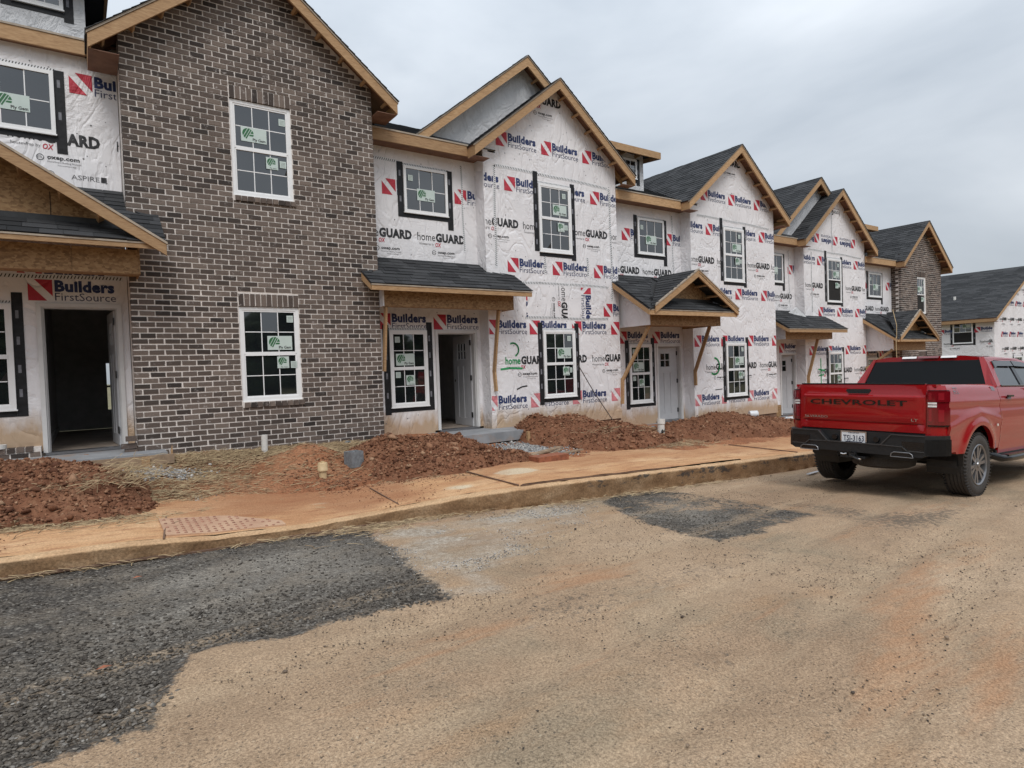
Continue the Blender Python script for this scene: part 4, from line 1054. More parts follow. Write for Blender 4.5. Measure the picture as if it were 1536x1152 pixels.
# ---- printing on the wrap, row by row: (print, u, v of top left)
def rect_clip(a, b, c, d): return [(1, 0, -a), (-1, 0, b), (0, 1, -c), (0, -1, d)]
def row(H, wall, Y, pr, us, v, clip, rot=0, n=.0035):
    for k in us: stamp(pr, k, v, my(Y, n), wall, PM, clip=clip, rot=rot)
def bay_prints(H, jitter=0.0, top_flip=False, pale_low=True):
    xl, xr, Yb, d, xc = H['xl'], H['xr'], H['Yb'], H['d'], H['xc']; W_ = H['BW']
    cl = rect_clip(xl + .01, xr - .01, H['zb'] - .1, H['ze'] + 3)
    cl += [(-.80, -1, H['za'] - .22 + .80 * xc), (.80, -1, H['za'] - .22 - .80 * xc)]
    if top_flip:
        row(H, W_, Yb, LOGO, [xl + .95, xl + 2.12, xl + 3.3], 6.02 + d, cl, rot=math.pi)
        row(H, W_, Yb, HG, [xl + 2.3], 7.05 + d, cl, rot=math.pi)
    else:
        row(H, W_, Yb, LOGO, [xl + .33 + jitter, xl + 1.50 + jitter, xl + 2.67 + jitter], 6.48 + d, cl)
        row(H, W_, Yb, HG, [xl + 1.02 + jitter, xl + 2.25 + jitter], 7.42 + d, cl)
    row(H, W_, Yb, LOGO, [xl - .66 + jitter, xl + .50 + jitter, xl + 1.67 + jitter, xl + 2.87 + jitter], 5.58 + d, cl)
    row(H, W_, Yb, HG, [xl - .24 + jitter, xl + .95 + jitter, xl + 2.30 + jitter, xl + 3.45 + jitter], 4.68 + d, cl)
    row(H, W_, Yb, LOGO, [xl + .52 + jitter, xl + 1.71 + jitter, xl + 2.92 + jitter], 3.90 + d, cl)
    row(H, W_, Yb, LOGO, [xl - .08 + jitter, xl + 1.03 + jitter, xl + 2.21 + jitter, xl + 3.4 + jitter], 2.60 + d, cl)
    row(H, W_, Yb, HG, [xl + .38 + jitter, xl + 1.55 + jitter, xl + 2.78 + jitter], 1.83 + d, cl)
    row(H, W_, Yb, LOGOP, [xl - .13 + jitter, xl + 1.0 + jitter, xl + 2.16 + jitter, xl + 3.35 + jitter], 1.04 + d, cl)
def ret_prints(H):
    X, Yb, Yr, d = H['xl'], H['Yb'], H['Yr'], H['d']
    cl = rect_clip(-Yr + .012, -Yb - .004, H['zb'], H['ze'])
    for pr, u, v in ((LOGO, -Yr - .25, 5.58), (HG, -Yr - .35, 4.65), (LOGO, -Yr - .1, 2.62), (HG, -Yr - .42, 1.82), (LOGO, -Yr - .62, 1.06), (LOGO, -Yr - .55, 3.9)):
        stamp(pr, u, v + d, mxl(X, .0035), H['RT'], PM, clip=cl)
def rec_prints(H, sh=0.0):
    xp, xl, Yr, d = max(H['xp'], -3.9), H['xl'], H['Yr'], H['d']; W_ = H['RW']
    cl = rect_clip(xp, xl - .012, H['zb'] - .1, H['ze'])
    row(H, W_, Yr, LOGO, [xl - 2.27 + sh, xl - 1.08 + sh], 2.715 + d, cl)
    row(H, W_, Yr, HG, [xl - 2.55 + sh, xl - 1.36 + sh], 4.31 + d, cl)
    row(H, W_, Yr, LOGO, [xl - 2.06 + sh, xl - .50 + sh], 5.26 + d, cl)
    row(H, W_, Yr, LOGOP, [xl - 2.3 + sh], 1.16 + d, rect_clip(xp, H['dx0'] - .07, H['zb'], .80 + d))
for i in (2, 3, 4):
    bay_prints(G5[i], {2: 0, 3: .12, 4: .3}[i], top_flip=(i == 4)); ret_prints(G5[i])
rec_prints(G5[2]); rec_prints(G5[3], -.1); rec_prints(G5[4], .12); rec_prints(G5[5], .05)
H = G5[1]; cl = rect_clip(-3.9, .585, .6, 6.4); Yr = H['Yr']
row(H, H['RW'], Yr, LOGO, [-.59 - 1.66, -.59], 3.085, cl); row(H, H['RW'], Yr, LOGO, [-1.95, -.70], 3.325, rect_clip(-3.9, .585, 3.165, 6.4))
row(H, H['RW'], Yr, LOGO, [.01], 6.095, cl)
row(H, H['RW'], Yr, HG, [-.72, .56], 5.19, cl); row(H, H['RW'], Yr, LOGO, [-2.05], 1.36, rect_clip(-3, -.6, .9, 1.15))
asp = Print2D(); asp.text('ASPIRE', 0, 0, .34, .07, 4, bold=.0).rect(.36, .43, -.005, .075, 3)
asp.ring(-.24, .04, .05, .008, 4); stamp(asp, -.02, 4.55, my(Yr, .0035), H['RW'], PM)
# band of wrap laid sideways on the second house, between floors
H = G5[2]; cl = rect_clip(7.78, 10.1, 2.66, 3.36)
pn = MB(); pn.box(7.78, 10.1, H['Yb'] - .003, H['Yb'] - .0008, 2.64, 3.38); bandp = obj('wrap_strip', pn, 'wrap', H['BW'])
stamp(LOGO, 7.82, 3.3, my(H['Yb'], .006), bandp, PM, clip=cl, rot=-math.pi / 2); stamp(HG, 8.9, 3.42, my(H['Yb'], .006), bandp, PM, clip=cl, rot=-math.pi / 2)
stamp(LOGO, 9.62, 3.5, my(H['Yb'], .006), bandp, PM, clip=cl, rot=-math.pi / 2); stamp(HG, 5.6, 5.95, my(H['Yr'], .0035), H['RW'], PM, rot=math.pi / 2, clip=rect_clip(4.4, 6.8, 5.45, 5.86))
stamp(LOGO, 10.0, 3.02, my(H['Yb'], .006), bandp, PM, clip=rect_clip(7.8, 10.49, 2.7, 3.36))
# ---- sealing tape along the joints, cap nails
for i in (2, 3, 4):
    H = G5[i]; xl, xr, Yb, Yr, d = H['xl'], H['xr'], H['Yb'], H['Yr'], H['d']
    mb_ = lambda u, v, n, Yb=Yb: (u, Yb - n, v); mr_ = lambda u, v, n, Yr=Yr: (u, Yr - n, v)
    seam(H['BW'], [(xl + .26, 5.76 + d), (xl + 2.0, 5.74 + d), (xr - .25, 5.70 + d)], mb_)
    if i == 2:
        seam(H['BW'], [(xl + .26, 5.76 + d), (xl + .24, 3.66 + d)], mb_); seam(H['BW'], [(xr - .22, 5.70 + d), (xr - .20, 3.75), (xr - .22, 3.1)], mb_)
        seam(H['BW'], [(7.70, 3.39), (9.0, 3.41), (10.2, 3.40)], mb_); seam(H['BW'], [(7.74, 2.66), (10.15, 2.66)], mb_); seam(H['BW'], [(8.32, 4.0), (8.32, 3.6)], mb_); seam(H['BW'], [(9.55, 4.05), (9.55, 3.6)], mb_)
        seam(H['RW'], [(xl - 2.40, 5.62), (xl - 1.75, 5.60)], mr_)
    seam(H['RW'], [(xl - .33, 5.75 + d), (xl - .31, 4.0 + d)], mr_, .045)
    staples(H['BW'], xl + .1, xr - .1, H['zb'] + .1, H['za'], mb_, 170, lambda u, v, H=H: v < H['zroof'](u) - .25)
    staples(H['RW'], max(H['xp'], 0) + .1, xl - .05, H['zb'] + .1, H['ze'] - .3, mr_, 60, lambda u, v, H=H: not (H['dx0'] - .05 < u < H['dx1'] + .05 and v < 2.5 + H['d']))
H = G5[1]; mr_ = lambda u, v, n, Yr=H['Yr']: (u, Yr - n, v)
staples(H['RW'], -2.0, .55, 4.4, 6.3, mr_, 40); seam(H['RW'], [(-2.2, 3.13), (.55, 3.13)], mr_)
H = G5[3]; seam(H['BW'], [(H['xl'] + .9, 3.9 + H['d']), (H['xl'] + .9, 3.4 + H['d'])], lambda u, v, n, Yb=H['Yb']: (u, Yb - n, v))
H = G5[4]; seam(H['BW'], [(H['xl'] + 1.75, 7.3 + H['d']), (H['xl'] + 1.75, 5.8 + H['d'])], lambda u, v, n, Yb=H['Yb']: (u, Yb - n, v)); seam(H['BW'], [(H['xl'] + .45, 5.7 + H['d']), (H['xl'] + .45, 3.7 + H['d'])], lambda u, v, n, Yb=H['Yb']: (u, Yb - n, v))
# ---- green paint marks
arc = lambda cx, cy, r, a0, a1, n=14: [(cx + r * math.cos(R_(a0 + (a1 - a0) * k / n)), cy + r * math.sin(R_(a0 + (a1 - a0) * k / n))) for k in range(n + 1)]
sp = Print2D(); sp.stroke(arc(7.40, 1.98, .14, 115, -65), .034, 0)
sp.text('home', 7.20, 1.68, .375, .15, 0, bold=.02).stroke([(7.08, 1.58), (7.3, 1.60), (7.62, 1.585)], .038, 0); stamp(sp, 0, 0, my(10.65, .007), G5[2]['BW'], ['spray_green'], name='spray_mark')
sp = Print2D(); sp.stroke(arc(13.98, 1.46, .22, 85, -120), .05, 0); stamp(sp, 0, 0, my(10.65, .007), G5[3]['BW'], ['spray_green'], name='spray_mark')
sp = Print2D(); sp.stroke([(20.2, 1.55), (20.2, .75)], .05, 0).stroke([(20.05, 1.2), (20.45, 1.15)], .05, 0).stroke([(20.1, 1.0), (20.38, 1.02)], .04, 0); stamp(sp, 0, 0, my(11.15, .007), G5[4]['BW'], ['spray_green'], name='spray_mark')
sp = Print2D(); sp.stroke([(8.02, 1.0), (8.16, 1.05), (8.28, 1.06)], .028, 0); stamp(sp, -.55, 0.15, my(10.65, .006), G5[2]['BW'], ['print_black'], name='scuff')
sp = Print2D(); sp.stroke([(14.0, .82), (14.3, .83)], .02, 0); stamp(sp, 0, 0, my(10.65, .006), G5[3]['BW'], ['print_black'], name='scuff')
# brick ledge beside the first door, and a few courses that run past the bay's corner
mort = MB(); mort.box(-3.9, -.53, 10.83, 10.998, .30, .735); lg = obj('brick_ledge', mort, 'mortar', G5[1]['T'])
for r in range(2):
    x = -2.3 + .1 * r
    while x < -.56:
        L = min(.193, -.54 - x); inst('brick', _BRK[random.randrange(6)] if L > .19 else brick_mesh(L, .0685, .088, 5), lg, (x, 10.822, .60 - r * .081 - .0), (0, 0, 0)); x += .2057
x = -2.3
while x < -.6:
    q = MB(); q.box(x, x + .085, 10.81, 10.99, .675, .742); obj('ledge_brick', q, 'brick', lg); x += .10
for r, (a, b) in enumerate(((.40, .592), (.44, .592))):
    inst('brick', brick_mesh(b - a, .0685, .088, 31 + r), G5[1]['BW'], (a, 10.40, .64 - .0813 * r))
q = MB(); q.box(.455, .592, 10.36, 10.45, .745, .815); o = obj('loose_brick', q, 'brick', G5[1]['BW'])
rl = MB(); rl.lathe([(.045, 0), (.10, 0), (.10, .055), (.045, .055), (.045, 0)], (-1.0, 10.88, .744), (0, 0, 1), 20)
solo('tape_roll', rl, 'pvc_white', 'roll of white tape lying on the brick ledge left of the first door', 'tape roll', (-1.0, 10.88, .744), smooth=40)
# plywood kick at the foot of the return by the fourth door, loose flap of wrap over the porch roof there
q = MB(); q.box(17.62, 18.32, 11.44, 11.47, -.62, .12); obj('plywood_kick', q, 'osb', G5[4]['T'])
q = MB(); q.prism([(18.55, 11.30, 2.98), (19.25, 11.05, 2.90), (18.95, 11.2, 3.22)], (0, .04, .02)); obj('wrap_flap', q, 'wrap_plain', G5[4]['T'])

# ------------------------------------------------------------------ house at the far end, turned to face the row
XF, YC = 42.0, 13.22
T = thing('house', 'low white wrapped house with dark roof at the far end of the street', 'house', (XF, YC, -1.7))
zg, ev = -1.75, 3.66
m = MB(); m.box(XF, XF + .15, YC, 26, zg, ev); FW = obj('front_wall', m, 'wrap', T)
m = MB(); m.box(XF + .15, XF + 12, YC, YC + .15, zg, ev); m.prism([(XF + .15, YC, ev), (XF + 12, YC, ev), (XF + 6.0, YC, ev + 3.05)], (0, .15, 0)); GW = obj('gable_wall', m, 'wrap', T)
for sgn in (-1, 1):
    m = MB(); xe = XF + 6 + sgn * 6.45; ze_ = ev - .23 + .03; zr = ev + 3.12
    m.prism([(XF + 6, YC - .25, zr), (xe, YC - .25, ze_), (xe, YC - .25, ze_ - .04), (XF + 6, YC - .25, zr - .04)], (0, 13, 0)); sp = obj('roof_slope', m, 'soffit', T)
    sl_ = (zr - ze_) / 6.45
    shingles(sp, 'shingle', (xe + sgn * .02, YC - .28, ze_), (0, 1, 0), (-sgn, 0, sl_), lambda v: (0, 13.1), 6.45 * math.hypot(1, sl_), expo=.20, tab=(.4, .8))
m = MB(); m.box(XF - .47, XF - .43, YC - .25, 26, ev - .42, ev - .25); obj('fascia_board', m, 'lumber', T)
m = MB(); m.box(XF - .43, XF - .002, YC - .2, 26, ev - .43, ev - .40); obj('eave_soffit', m, 'soffit', T)
m = MB(); m.prism([(XF + 6, YC - .29, zr), (XF - .45, YC - .29, ev - .2), (XF - .45, YC - .29, ev - .36), (XF + 6, YC - .29, zr - .16)], (0, .038, 0)); m.prism([(XF + 6, YC - .29, zr), (XF + 12.45, YC - .29, ev - .2), (XF + 12.45, YC - .29, ev - .36), (XF + 6, YC - .29, zr - .16)], (0, .038, 0)); obj('rake_board', m, 'lumber', T)
window(T, -14.73, 2.11, 3.36, 1.0, lambda U, V, n: (XF - n, -U, V), stick=[(0.0, .7, 1)], open_low=True, tape_h=(.10, .10, .06, .08))
window(T, 45.6, -.2, 1.25, 1.4, lambda U, V, n: (U, YC - n, V), tape_h=(.12, .12, .06, .06))
mf = lambda u, v: (XF - .01, -u, v)
for u_, v_, pr in ((-15.95, 2.95, LOGO), (-14.15, 3.0, LOGO), (-13.9, 2.25, HG), (-15.7, 2.2, HG), (-15.9, 1.3, LOGO), (-14.4, 1.3, LOGO)): stamp(pr, u_, v_, mf, FW, PM, clip=rect_clip(-26, -13.3, -1, 3.3))
mg = lambda u, v: (u, YC - .01, v)
for v_, pr in ((4.5, LOGO), (5.3, HG), (3.5, HG), (2.7, LOGO), (1.8, HG), (.9, LOGO)):
    for k in range(6): stamp(pr, XF + .3 + k * 1.25 + (v_ % 1), v_, mg, GW, PM, clip=rect_clip(XF + .2, XF + 11, -1, 8) + [(.5, -1, ev - .1 - .5 * XF)])
m = MB(); m.lathe([(.001, .34), (.07, .34), (.07, -.1)], (44.2, 15.9, 4.68), (0, 0, 1), 12); obj('vent_pipe', m, 'pvc_white', T, smooth=40)
# ------------------------------------------------------------------ ground
def axis(pieces):
    o = []
    for a, b, s in pieces: o += list(np.arange(a, b, s))
    return np.array(o + [pieces[-1][1]])
def grid(xs, ys):
    X, Y = np.meshgrid(xs, ys); ny, nx = X.shape; i = np.arange(ny * nx).reshape(ny, nx)
    F = np.stack([i[:-1, :-1], i[:-1, 1:], i[1:, 1:], i[1:, :-1]], -1).reshape(-1, 4); return X.ravel(), Y.ravel(), F
# base terrain under everything, out to the horizon
X, Y, F = grid(axis([(-700, -60, 80), (-60, 120, 6), (120, 900, 60)]), axis([(-700, -40, 60), (-40, 80, 6), (80, 900, 60)]))
Z = -.04 * np.clip(X, -60, 70) - .22 + 0 * Y
np_obj('ground', np.stack([X, Y, Z], 1), F, 'terrain', kind='structure')
# road
P1 = [(-3, 6.6), (-.64, 6.45), (.3, 6.5), (1.5, 6.6), (2.42, 6.45), (2.29, 5.19), (2.13, 4.33), (2.09, 3.87), (1.51, 3.88), (.9, 3.82), (.58, 3.9), (.43, 3.88), (.36, 3.72), (.31, 3.48), (.22, 3.23), (.17, 3.1), (-.01, 3.08), (-.2, 3.05), (-.6, 3.0), (-3, 2.9)]
P2 = [(5.94, 6.35), (6.67, 6.32), (7.05, 5.78), (6.93, 4.83), (6.79, 3.83), (5.66, 3.72), (4.89, 3.71), (4.85, 3.98), (4.87, 4.34), (5.03, 4.86), (5.54, 6.0)]
WHITE = [(2.2, 6.0), (2.2, 5.2), (2.13, 4.3), (2.12, 3.9), (2.5, 4.0), (2.9, 4.35), (3.6, 4.8), (4.4, 5.2), (5.1, 5.9), (4.9, 6.3), (3.4, 6.45)]
xs = axis([(-40, -3, 1.2), (-3, -1, .08), (-1, 3.2, .022), (3.2, 7.4, .035), (7.4, 14, .09), (14, 40, .8), (40, 80, 4)])
ys = axis([(-9, -1, .8), (-1, .6, .1), (.6, 6.95, .028)])
X, Y, F = grid(xs, ys)
s1, s2 = poly_sd(X, Y, P1), poly_sd(X, Y, P2)
asph = np.maximum(sstep(-.12, .12, s1 + .04 * fbm(X * 5, Y * 5, 3)), sstep(-.14, .14, s2 + .05 * fbm(X * 4, Y * 4, 3)) * np.clip(.80 + .35 * fbm(X * 1.3 + 2, Y * 1.3, 3), .3, 1))
dust = sstep(-.35, .35, poly_sd(X, Y, WHITE)) * .75 * (.65 + .6 * fbm(X * 1.2 + Y * 2.0, Y * 2.2 - X, 3))
edge = np.exp(-(np.abs(poly_sd(X, Y, [(2.25, 5.4), (2.05, 4.0), (2.4, 3.8), (2.6, 5.3)])) / .12) ** 2) * .55
dust = np.maximum(dust, edge * sstep(-.1, .15, X - 1.95))
ashf = lambda X, Y: sum(a * np.exp(-((X - x) * c + (Y - y) * s) ** 2 / w1 ** 2 - (-(X - x) * s + (Y - y) * c) ** 2 / w2 ** 2) for a, x, y, c, s, w1, w2 in
    ((.95, .62, 4.75, math.cos(.35), math.sin(.35), .28, .05), (.8, .95, 4.9, math.cos(1.9), math.sin(1.9), .22, .03), (.6, 1.25, 5.7, math.cos(.25), math.sin(.25), .8, .28), (.5, .6, 5.5, math.cos(.3), math.sin(.3), .5, .2), (.35, 1.7, 5.0, 1, 0, .5, .5), (.5, .35, 6.1, .95, .3, .5, .1), (.8, -.12, 3.55, .9, .4, .07, .02), (.45, 5.9, 5.0, .5, .86, .9, .16), (.8, 5.25, 5.15, -.3, .95, .5, .09), (.6, 1.1, 4.35, .95, .3, .5, .03), (.62, 1.2, 5.2, .9, .4, 1.1, .75), (.4, .3, 4.4, .9, .4, .6, .3), (.4, 5.9, 4.9, .6, .8, .8, .6)))
ashd = ashf(X, Y)
red = sum(a * np.exp(-((X - x) / sx) ** 2 - ((Y - y) / sy) ** 2) for a, x, y, sx, sy in ((.38, 3.15, 3.75, .55, .3), (.4, 3.3, 3.5, .22, .06), (.3, 3.9, 1.4, .8, .25), (.4, 1.9, 3.2, .6, .12), (.35, 4.6, 2.0, .6, .15), (.4, 2.9, 6.3, 1.0, .18), (.35, 6.2, 2.1, 1.0, .2), (.3, 8.5, 3.2, 1.4, .4), (.32, 1.0, 2.75, .5, .1), (.3, 4.6, .9, .7, .3), (.5, 2.3, 6.1, .3, .2)))
def smear(x, y, ang, L, w): return np.exp(-((X - x) * math.cos(ang) + (Y - y) * math.sin(ang)) ** 2 / L ** 2 - (-(X - x) * math.sin(ang) + (Y - y) * math.cos(ang)) ** 2 / w ** 2)
red = .8 * red + sum(.95 * a * smear(x, y, g, L, w) for a, x, y, g, L, w in ((.45, 3.35, 1.45, .18, .75, .10), (.42, 4.1, 1.75, .20, .9, .13), (.40, 3.6, 1.15, .18, .8, .09), (.34, 2.95, 3.6, .15, .7, .16), (.3, 1.3, 3.0, .15, .6, .05), (.26, 5.2, 2.2, .2, 1.2, .16), (.34, 3.55, 2.35, .1, .3, .05), (.24, 2.2, 2.5, .2, .8, .07), (.28, 6.5, 3.2, .15, 1.2, .12)))
dust = np.maximum(dust, sum(a * smear(x, y, g, L, w) for a, x, y, g, L, w in ((.5, 3.6, 5.5, .15, 1.3, .10), (.55, 3.2, 4.9, .18, 1.0, .09), (.5, 3.0, 4.45, .2, .8, .07), (.45, 4.3, 6.0, .05, 1.4, .12), (.4, 2.6, 5.2, .3, .5, .25), (.22, 2.0, 3.0, .3, 1.2, .05), (.2, 3.6, 3.2, .4, 1.4, .06))))
worn = sum(1.25 * a * np.exp(-((X - x) / sx) ** 2 - ((Y - y) / sy) ** 2) for a, x, y, sx, sy in ((.42, 7.1, 3.3, .8, .5), (.38, 7.9, 3.0, .8, .25), (.33, 2.55, 3.2, .5, .4), (.3, 2.75, 2.1, .35, .15), (.3, 3.8, 3.2, .8, .3), (.28, 5.0, 3.3, .5, .25), (.4, 7.2, 4.2, .25, .8), (.35, 4.9, 5.9, .8, .3), (.32, 6.2, 6.1, 1.2, .15), (.25, 5.6, 2.6, 1.0, .4)))
# thin old seams in the base course
for (x0, y0, x1, y1) in ((2.2, 3.15, 7.0, 4.3), (7.05, 5.6, 12, 5.2), (3.2, 2.0, 7.2, 3.6)):
    L = math.hypot(x1 - x0, y1 - y0); t = ((X - x0) * (x1 - x0) + (Y - y0) * (y1 - y0)) / L ** 2; dd = np.abs((X - x0) * (y1 - y0) - (Y - y0) * (x1 - x0)) / L
    worn = np.maximum(worn, .38 * np.exp(-((dd + .03 * fbm(X * 3, Y * 3, 2)) / .03) ** 2) * ((t > 0) & (t < 1)))
rut = 0; trk = 0 * X
for (x0, y0, g, w, dp) in ((3.4, 1.45, .17, .13, .014), (3.9, .75, .17, .13, .014), (2.6, 2.7, .16, .11, .009), (5.0, 2.3, .14, .12, .012), (3.0, 3.75, .15, .12, .009), (2.4, 4.45, .22, .10, .007)):
    q = -(X - x0) * math.sin(g) + (Y - y0) * math.cos(g) + .05 * np.sin(X * .8); rut = rut - dp * np.exp(-(q / w) ** 2) + dp * .5 * np.exp(-((np.abs(q) - w * 1.7) / (w * .5)) ** 2)
    trk = np.maximum(trk, np.exp(-(q / w) ** 4)); rut = rut - .6 * dp * np.exp(-(q / w) ** 2)
    al = (X - x0) * math.cos(g) + (Y - y0) * math.sin(g); rut = rut + .0035 * np.sign(np.sin(al * 60 + 9 * np.abs(q) / w)) * np.exp(-(q / w) ** 4) * np.clip(fbm(X * .7, Y * .7, 2) + .3, 0, 1)
rough = fbm(X * 9, Y * 9, 3) * .005 + fbm(X * 1.1, Y * 1.1, 3) * .014 + rut
ro2 = np.abs(vnoise(X * 42, Y * 42)) * .008 + np.abs(vnoise(X * 27 + 9, Y * 27)) * .007
kid = (Y < kerb_y(X) + .2)
Z = road_z(X, Y) + rough * (1 - asph) + asph * (ro2 - .012)
# tilted-up lip where the patch was cut
np_obj('road', np.stack([X, Y, Z], 1), F, 'road', kind='structure', attrs=dict(asph=asph, dust=dust, ashdust=np.clip(ashd, 0, 1), red=red, worn=worn, track=trk), smooth=True)
# loose binder stones standing proud in the near asphalt
rng = np.random.RandomState(5)
def scatter(n, x0, x1, y0, y1, f):
    x = rng.uniform(x0, x1, n); y = rng.uniform(y0, y1, n); k = rng.uniform(0, 1, n) < f(x, y); return x[k], y[k]
x, y = scatter(56000, -1.6, 2.6, 2.9, 6.55, lambda a, b: sstep(-.05, .14, poly_sd(a, b, P1) + .05 * fbm(a * 7, b * 7, 2)) * np.clip(1.0 - (b - 3.0) / 2.0, .05, 1))
s = rng.uniform(.0055, .0115, len(x)) * rng.choice([.8, 1, 1.25], len(x)); z = road_z(x, y) - .003
V, F_, r = stones(np.stack([x, y, z], 1), s, .5, 1, .34); r = np.clip(r * .8 + .45 * np.repeat(ashf(x, y) * rng.uniform(.2, 1, len(x)), 12), 0, 1); np_obj('asphalt_stones', V, F_, 'aggregate', kind='stuff', attrs=dict(rnd=r))
x, y = scatter(5000, 4.5, 7.4, 3.5, 6.4, lambda a, b: sstep(-.12, .15, poly_sd(a, b, P2) + .1 * fbm(a * 4, b * 4, 2)) * np.clip(.45 + .8 * fbm(a * 1.3 + 2, b * 1.3, 3), .1, 1))
s = rng.uniform(.005, .010, len(x)); V, F_, r = stones(np.stack([x, y, road_z(x, y) + s * .0 - .003], 1), s, .5, 2, .34); r = np.clip(.15 + r * .75 + .3 * np.repeat(fbm(x * .9 + 4, y * .9, 2), 12), 0, 1); np_obj('asphalt_stones', V, F_, 'aggregate', kind='stuff', attrs=dict(rnd=r))
x, y = scatter(26000, -1.0, 9.5, .8, 6.3, lambda a, b: (poly_sd(a, b, P1) < -.03) * (poly_sd(a, b, P2) < 0) * np.clip(.35 + .8 * fbm(a * .9, b * .9, 3), .03, 1))
s = rng.uniform(.002, .0065, len(x)) * np.where(rng.uniform(0, 1, len(x)) > .99, 2.0, 1); V, F_, r = stones(np.stack([x, y, road_z(x, y) + s * .3], 1), s, .6, 3); np_obj('road_grit', V, F_, 'grit', kind='stuff', attrs=dict(rnd=r))
x, y = scatter(9000, 2.0, 5.3, 3.9, 6.5, lambda a, b: sstep(-.3, .3, poly_sd(a, b, WHITE)) * np.clip(.5 + .8 * fbm(a * 1.2 + b * 2, b * 2.2 - a, 3), .05, 1) * (poly_sd(a, b, P1) < .1)); s = rng.uniform(.003, .0075, len(x)); V, F_, r = stones(np.stack([x, y, road_z(x, y) + s * .2], 1), s, .6, 8); np_obj('stone_dust', V, F_, 'gravel', kind='stuff', attrs=dict(rnd=np.clip(r * .55 + .35, 0, 1)))
# kerb: rounded nose, in cast lengths
kx = axis([(-40, -3, 1.0), (-3, 14, .05), (14, 80, 1.5)])
joints = [-.9, 5.27, 8.0, 10.6, 13.4]
prof = [(-.006, -.12), (-.004, .0), (.0, .35), (.004, .70), (.006, .90), (.010, .955), (.028, .995), (.05, 1.0), (.19, 1.0)]
V = []; sc = []; tp_ = []
for xk in kx:
    h = kerb_h(xk); zb_ = -.04 * np.clip(xk, -60, 70)
    jn = min(abs(xk - j) for j in joints) < .03
    for (dy, t) in prof:
        w_ = .015 * float(fbm(xk * 5, t * 3 + 2, 3)) + .006 * float(fbm(xk * 19, t * 9, 2)) + (.012 if jn and 0 < t else 0)
        V.append((xk, kerb_y(xk) + dy + w_, zb_ + (h * t if t > 0 else -.06) - (.008 if jn and t > .9 else 0) + .004 * float(fbm(xk * 7 + 3, dy * 20, 2))))
        f_ = float(np.interp(xk, [2.3, 3.4, 4.2, 4.6, 5.2, 5.6, 7.4, 8.4, 30], [-.25, .02, .0, .12, .25, .36, .46, .36, .36]))
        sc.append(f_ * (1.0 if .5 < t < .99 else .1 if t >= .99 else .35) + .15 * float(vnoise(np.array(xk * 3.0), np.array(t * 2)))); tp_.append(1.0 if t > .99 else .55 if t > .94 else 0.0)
n = len(prof); i = np.arange(len(kx) * n).reshape(len(kx), n)
F = np.stack([i[:-1, :-1], i[1:, :-1], i[1:, 1:], i[:-1, 1:]], -1).reshape(-1, 4)
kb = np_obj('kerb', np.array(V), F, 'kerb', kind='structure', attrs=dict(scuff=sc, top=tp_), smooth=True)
# crack along the gutter
# pavement: one base sheet, then separate cast panels
pvx = axis([(-40, -3, 1.0), (-3, 14, .045), (14, 80, 1.5)]); pvy = np.concatenate([[0.0], np.linspace(.02, 2.6, 60)])
X, T_, F = grid(pvx, pvy); Y = kerb_y(X) + .19 + T_
ramp_ = np.exp(-((X - 1.3) / .9) ** 2)
Z = kerb_top(X) + .012 * T_ + fbm(X * 3, Y * 3, 3) * .004 + fbm(X * .9, Y * .9, 2) * .006 + ramp_ * .05 * T_ + .026 * ((X > 4.63) & (X < 9.1))
clay = sstep(.0, .75, T_ / 1.2 + np.interp(X, [-3, .5, 1.7, 2.9, 4.2, 30], [-.35, -.35, .15, .12, -.3, -.2]) + .5 * fbm(X * 1.3, Y * 1.3, 3)) * np.interp(X, [-3, .4, 1.5, 2.2, 3.4, 4.5, 6, 30], [.5, .35, .9, 1, .9, .45, .5, .5])
pale = sum(a * np.exp(-((X - x) / sx) ** 2 - ((Y - y) / sy) ** 2) for a, x, y, sx, sy in ((.9, 5.15, 7.4, .42, .26), (.6, 4.0, 7.1, .4, .25), (.4, 1.05, 7.5, .5, .2), (.5, 2.3, 7.6, .25, .1)))
np_obj('pavement', np.stack([X, Y, Z], 1), F, 'pavement', kind='structure', attrs=dict(clay=clay, pale=pale), smooth=True)
jt = MB()
jt.bar((3.02, kerb_y(3.0) + .25, kerb_top(3.02) + .012), (3.12, kerb_y(3) + 1.4, kerb_top(3.1) + .028), .012, .012); jt.bar((.55, 6.60, kerb_top(.55) + .012), (.66, 7.55, kerb_top(.66) + .035), .016, .014); jt.bar((10.9, 6.5, kerb_top(10.9) + .01), (10.9, 8.0, kerb_top(10.9) + .03), .02, .016); jt.bar((13.4, 6.5, kerb_top(13.4) + .01), (13.4, 8.0, kerb_top(13.4) + .03), .02, .016)
for a in np.arange(4.62, 7.1, .3): jt.bar((a, kerb_y(a) + .183, kerb_top(a) + .012), (a + .3, kerb_y(a + .3) + .183, kerb_top(a + .3) + .012), .016, .016)
jt.bar((4.60, kerb_y(4.6) + .2, kerb_top(4.6) + .016), (4.62, kerb_y(4.6) + 1.9, kerb_top(4.6) + .036), .016, .016)
for a in np.arange(-3, 2.7, .15):
    w_ = .016 + .016 * abs(float(fbm(np.array(a * 2.3), np.array(1.0), 3))); jt.bar((a, kerb_y(a) - .012, -.04 * a + .004 + .02 * (a < .5)), (a + .16, kerb_y(a + .15) - .012, -.04 * (a + .15) + .004 + .02 * (a < .35)), w_, w_)
obj('pavement_joint', jt, 'foundation', None, kind='structure')
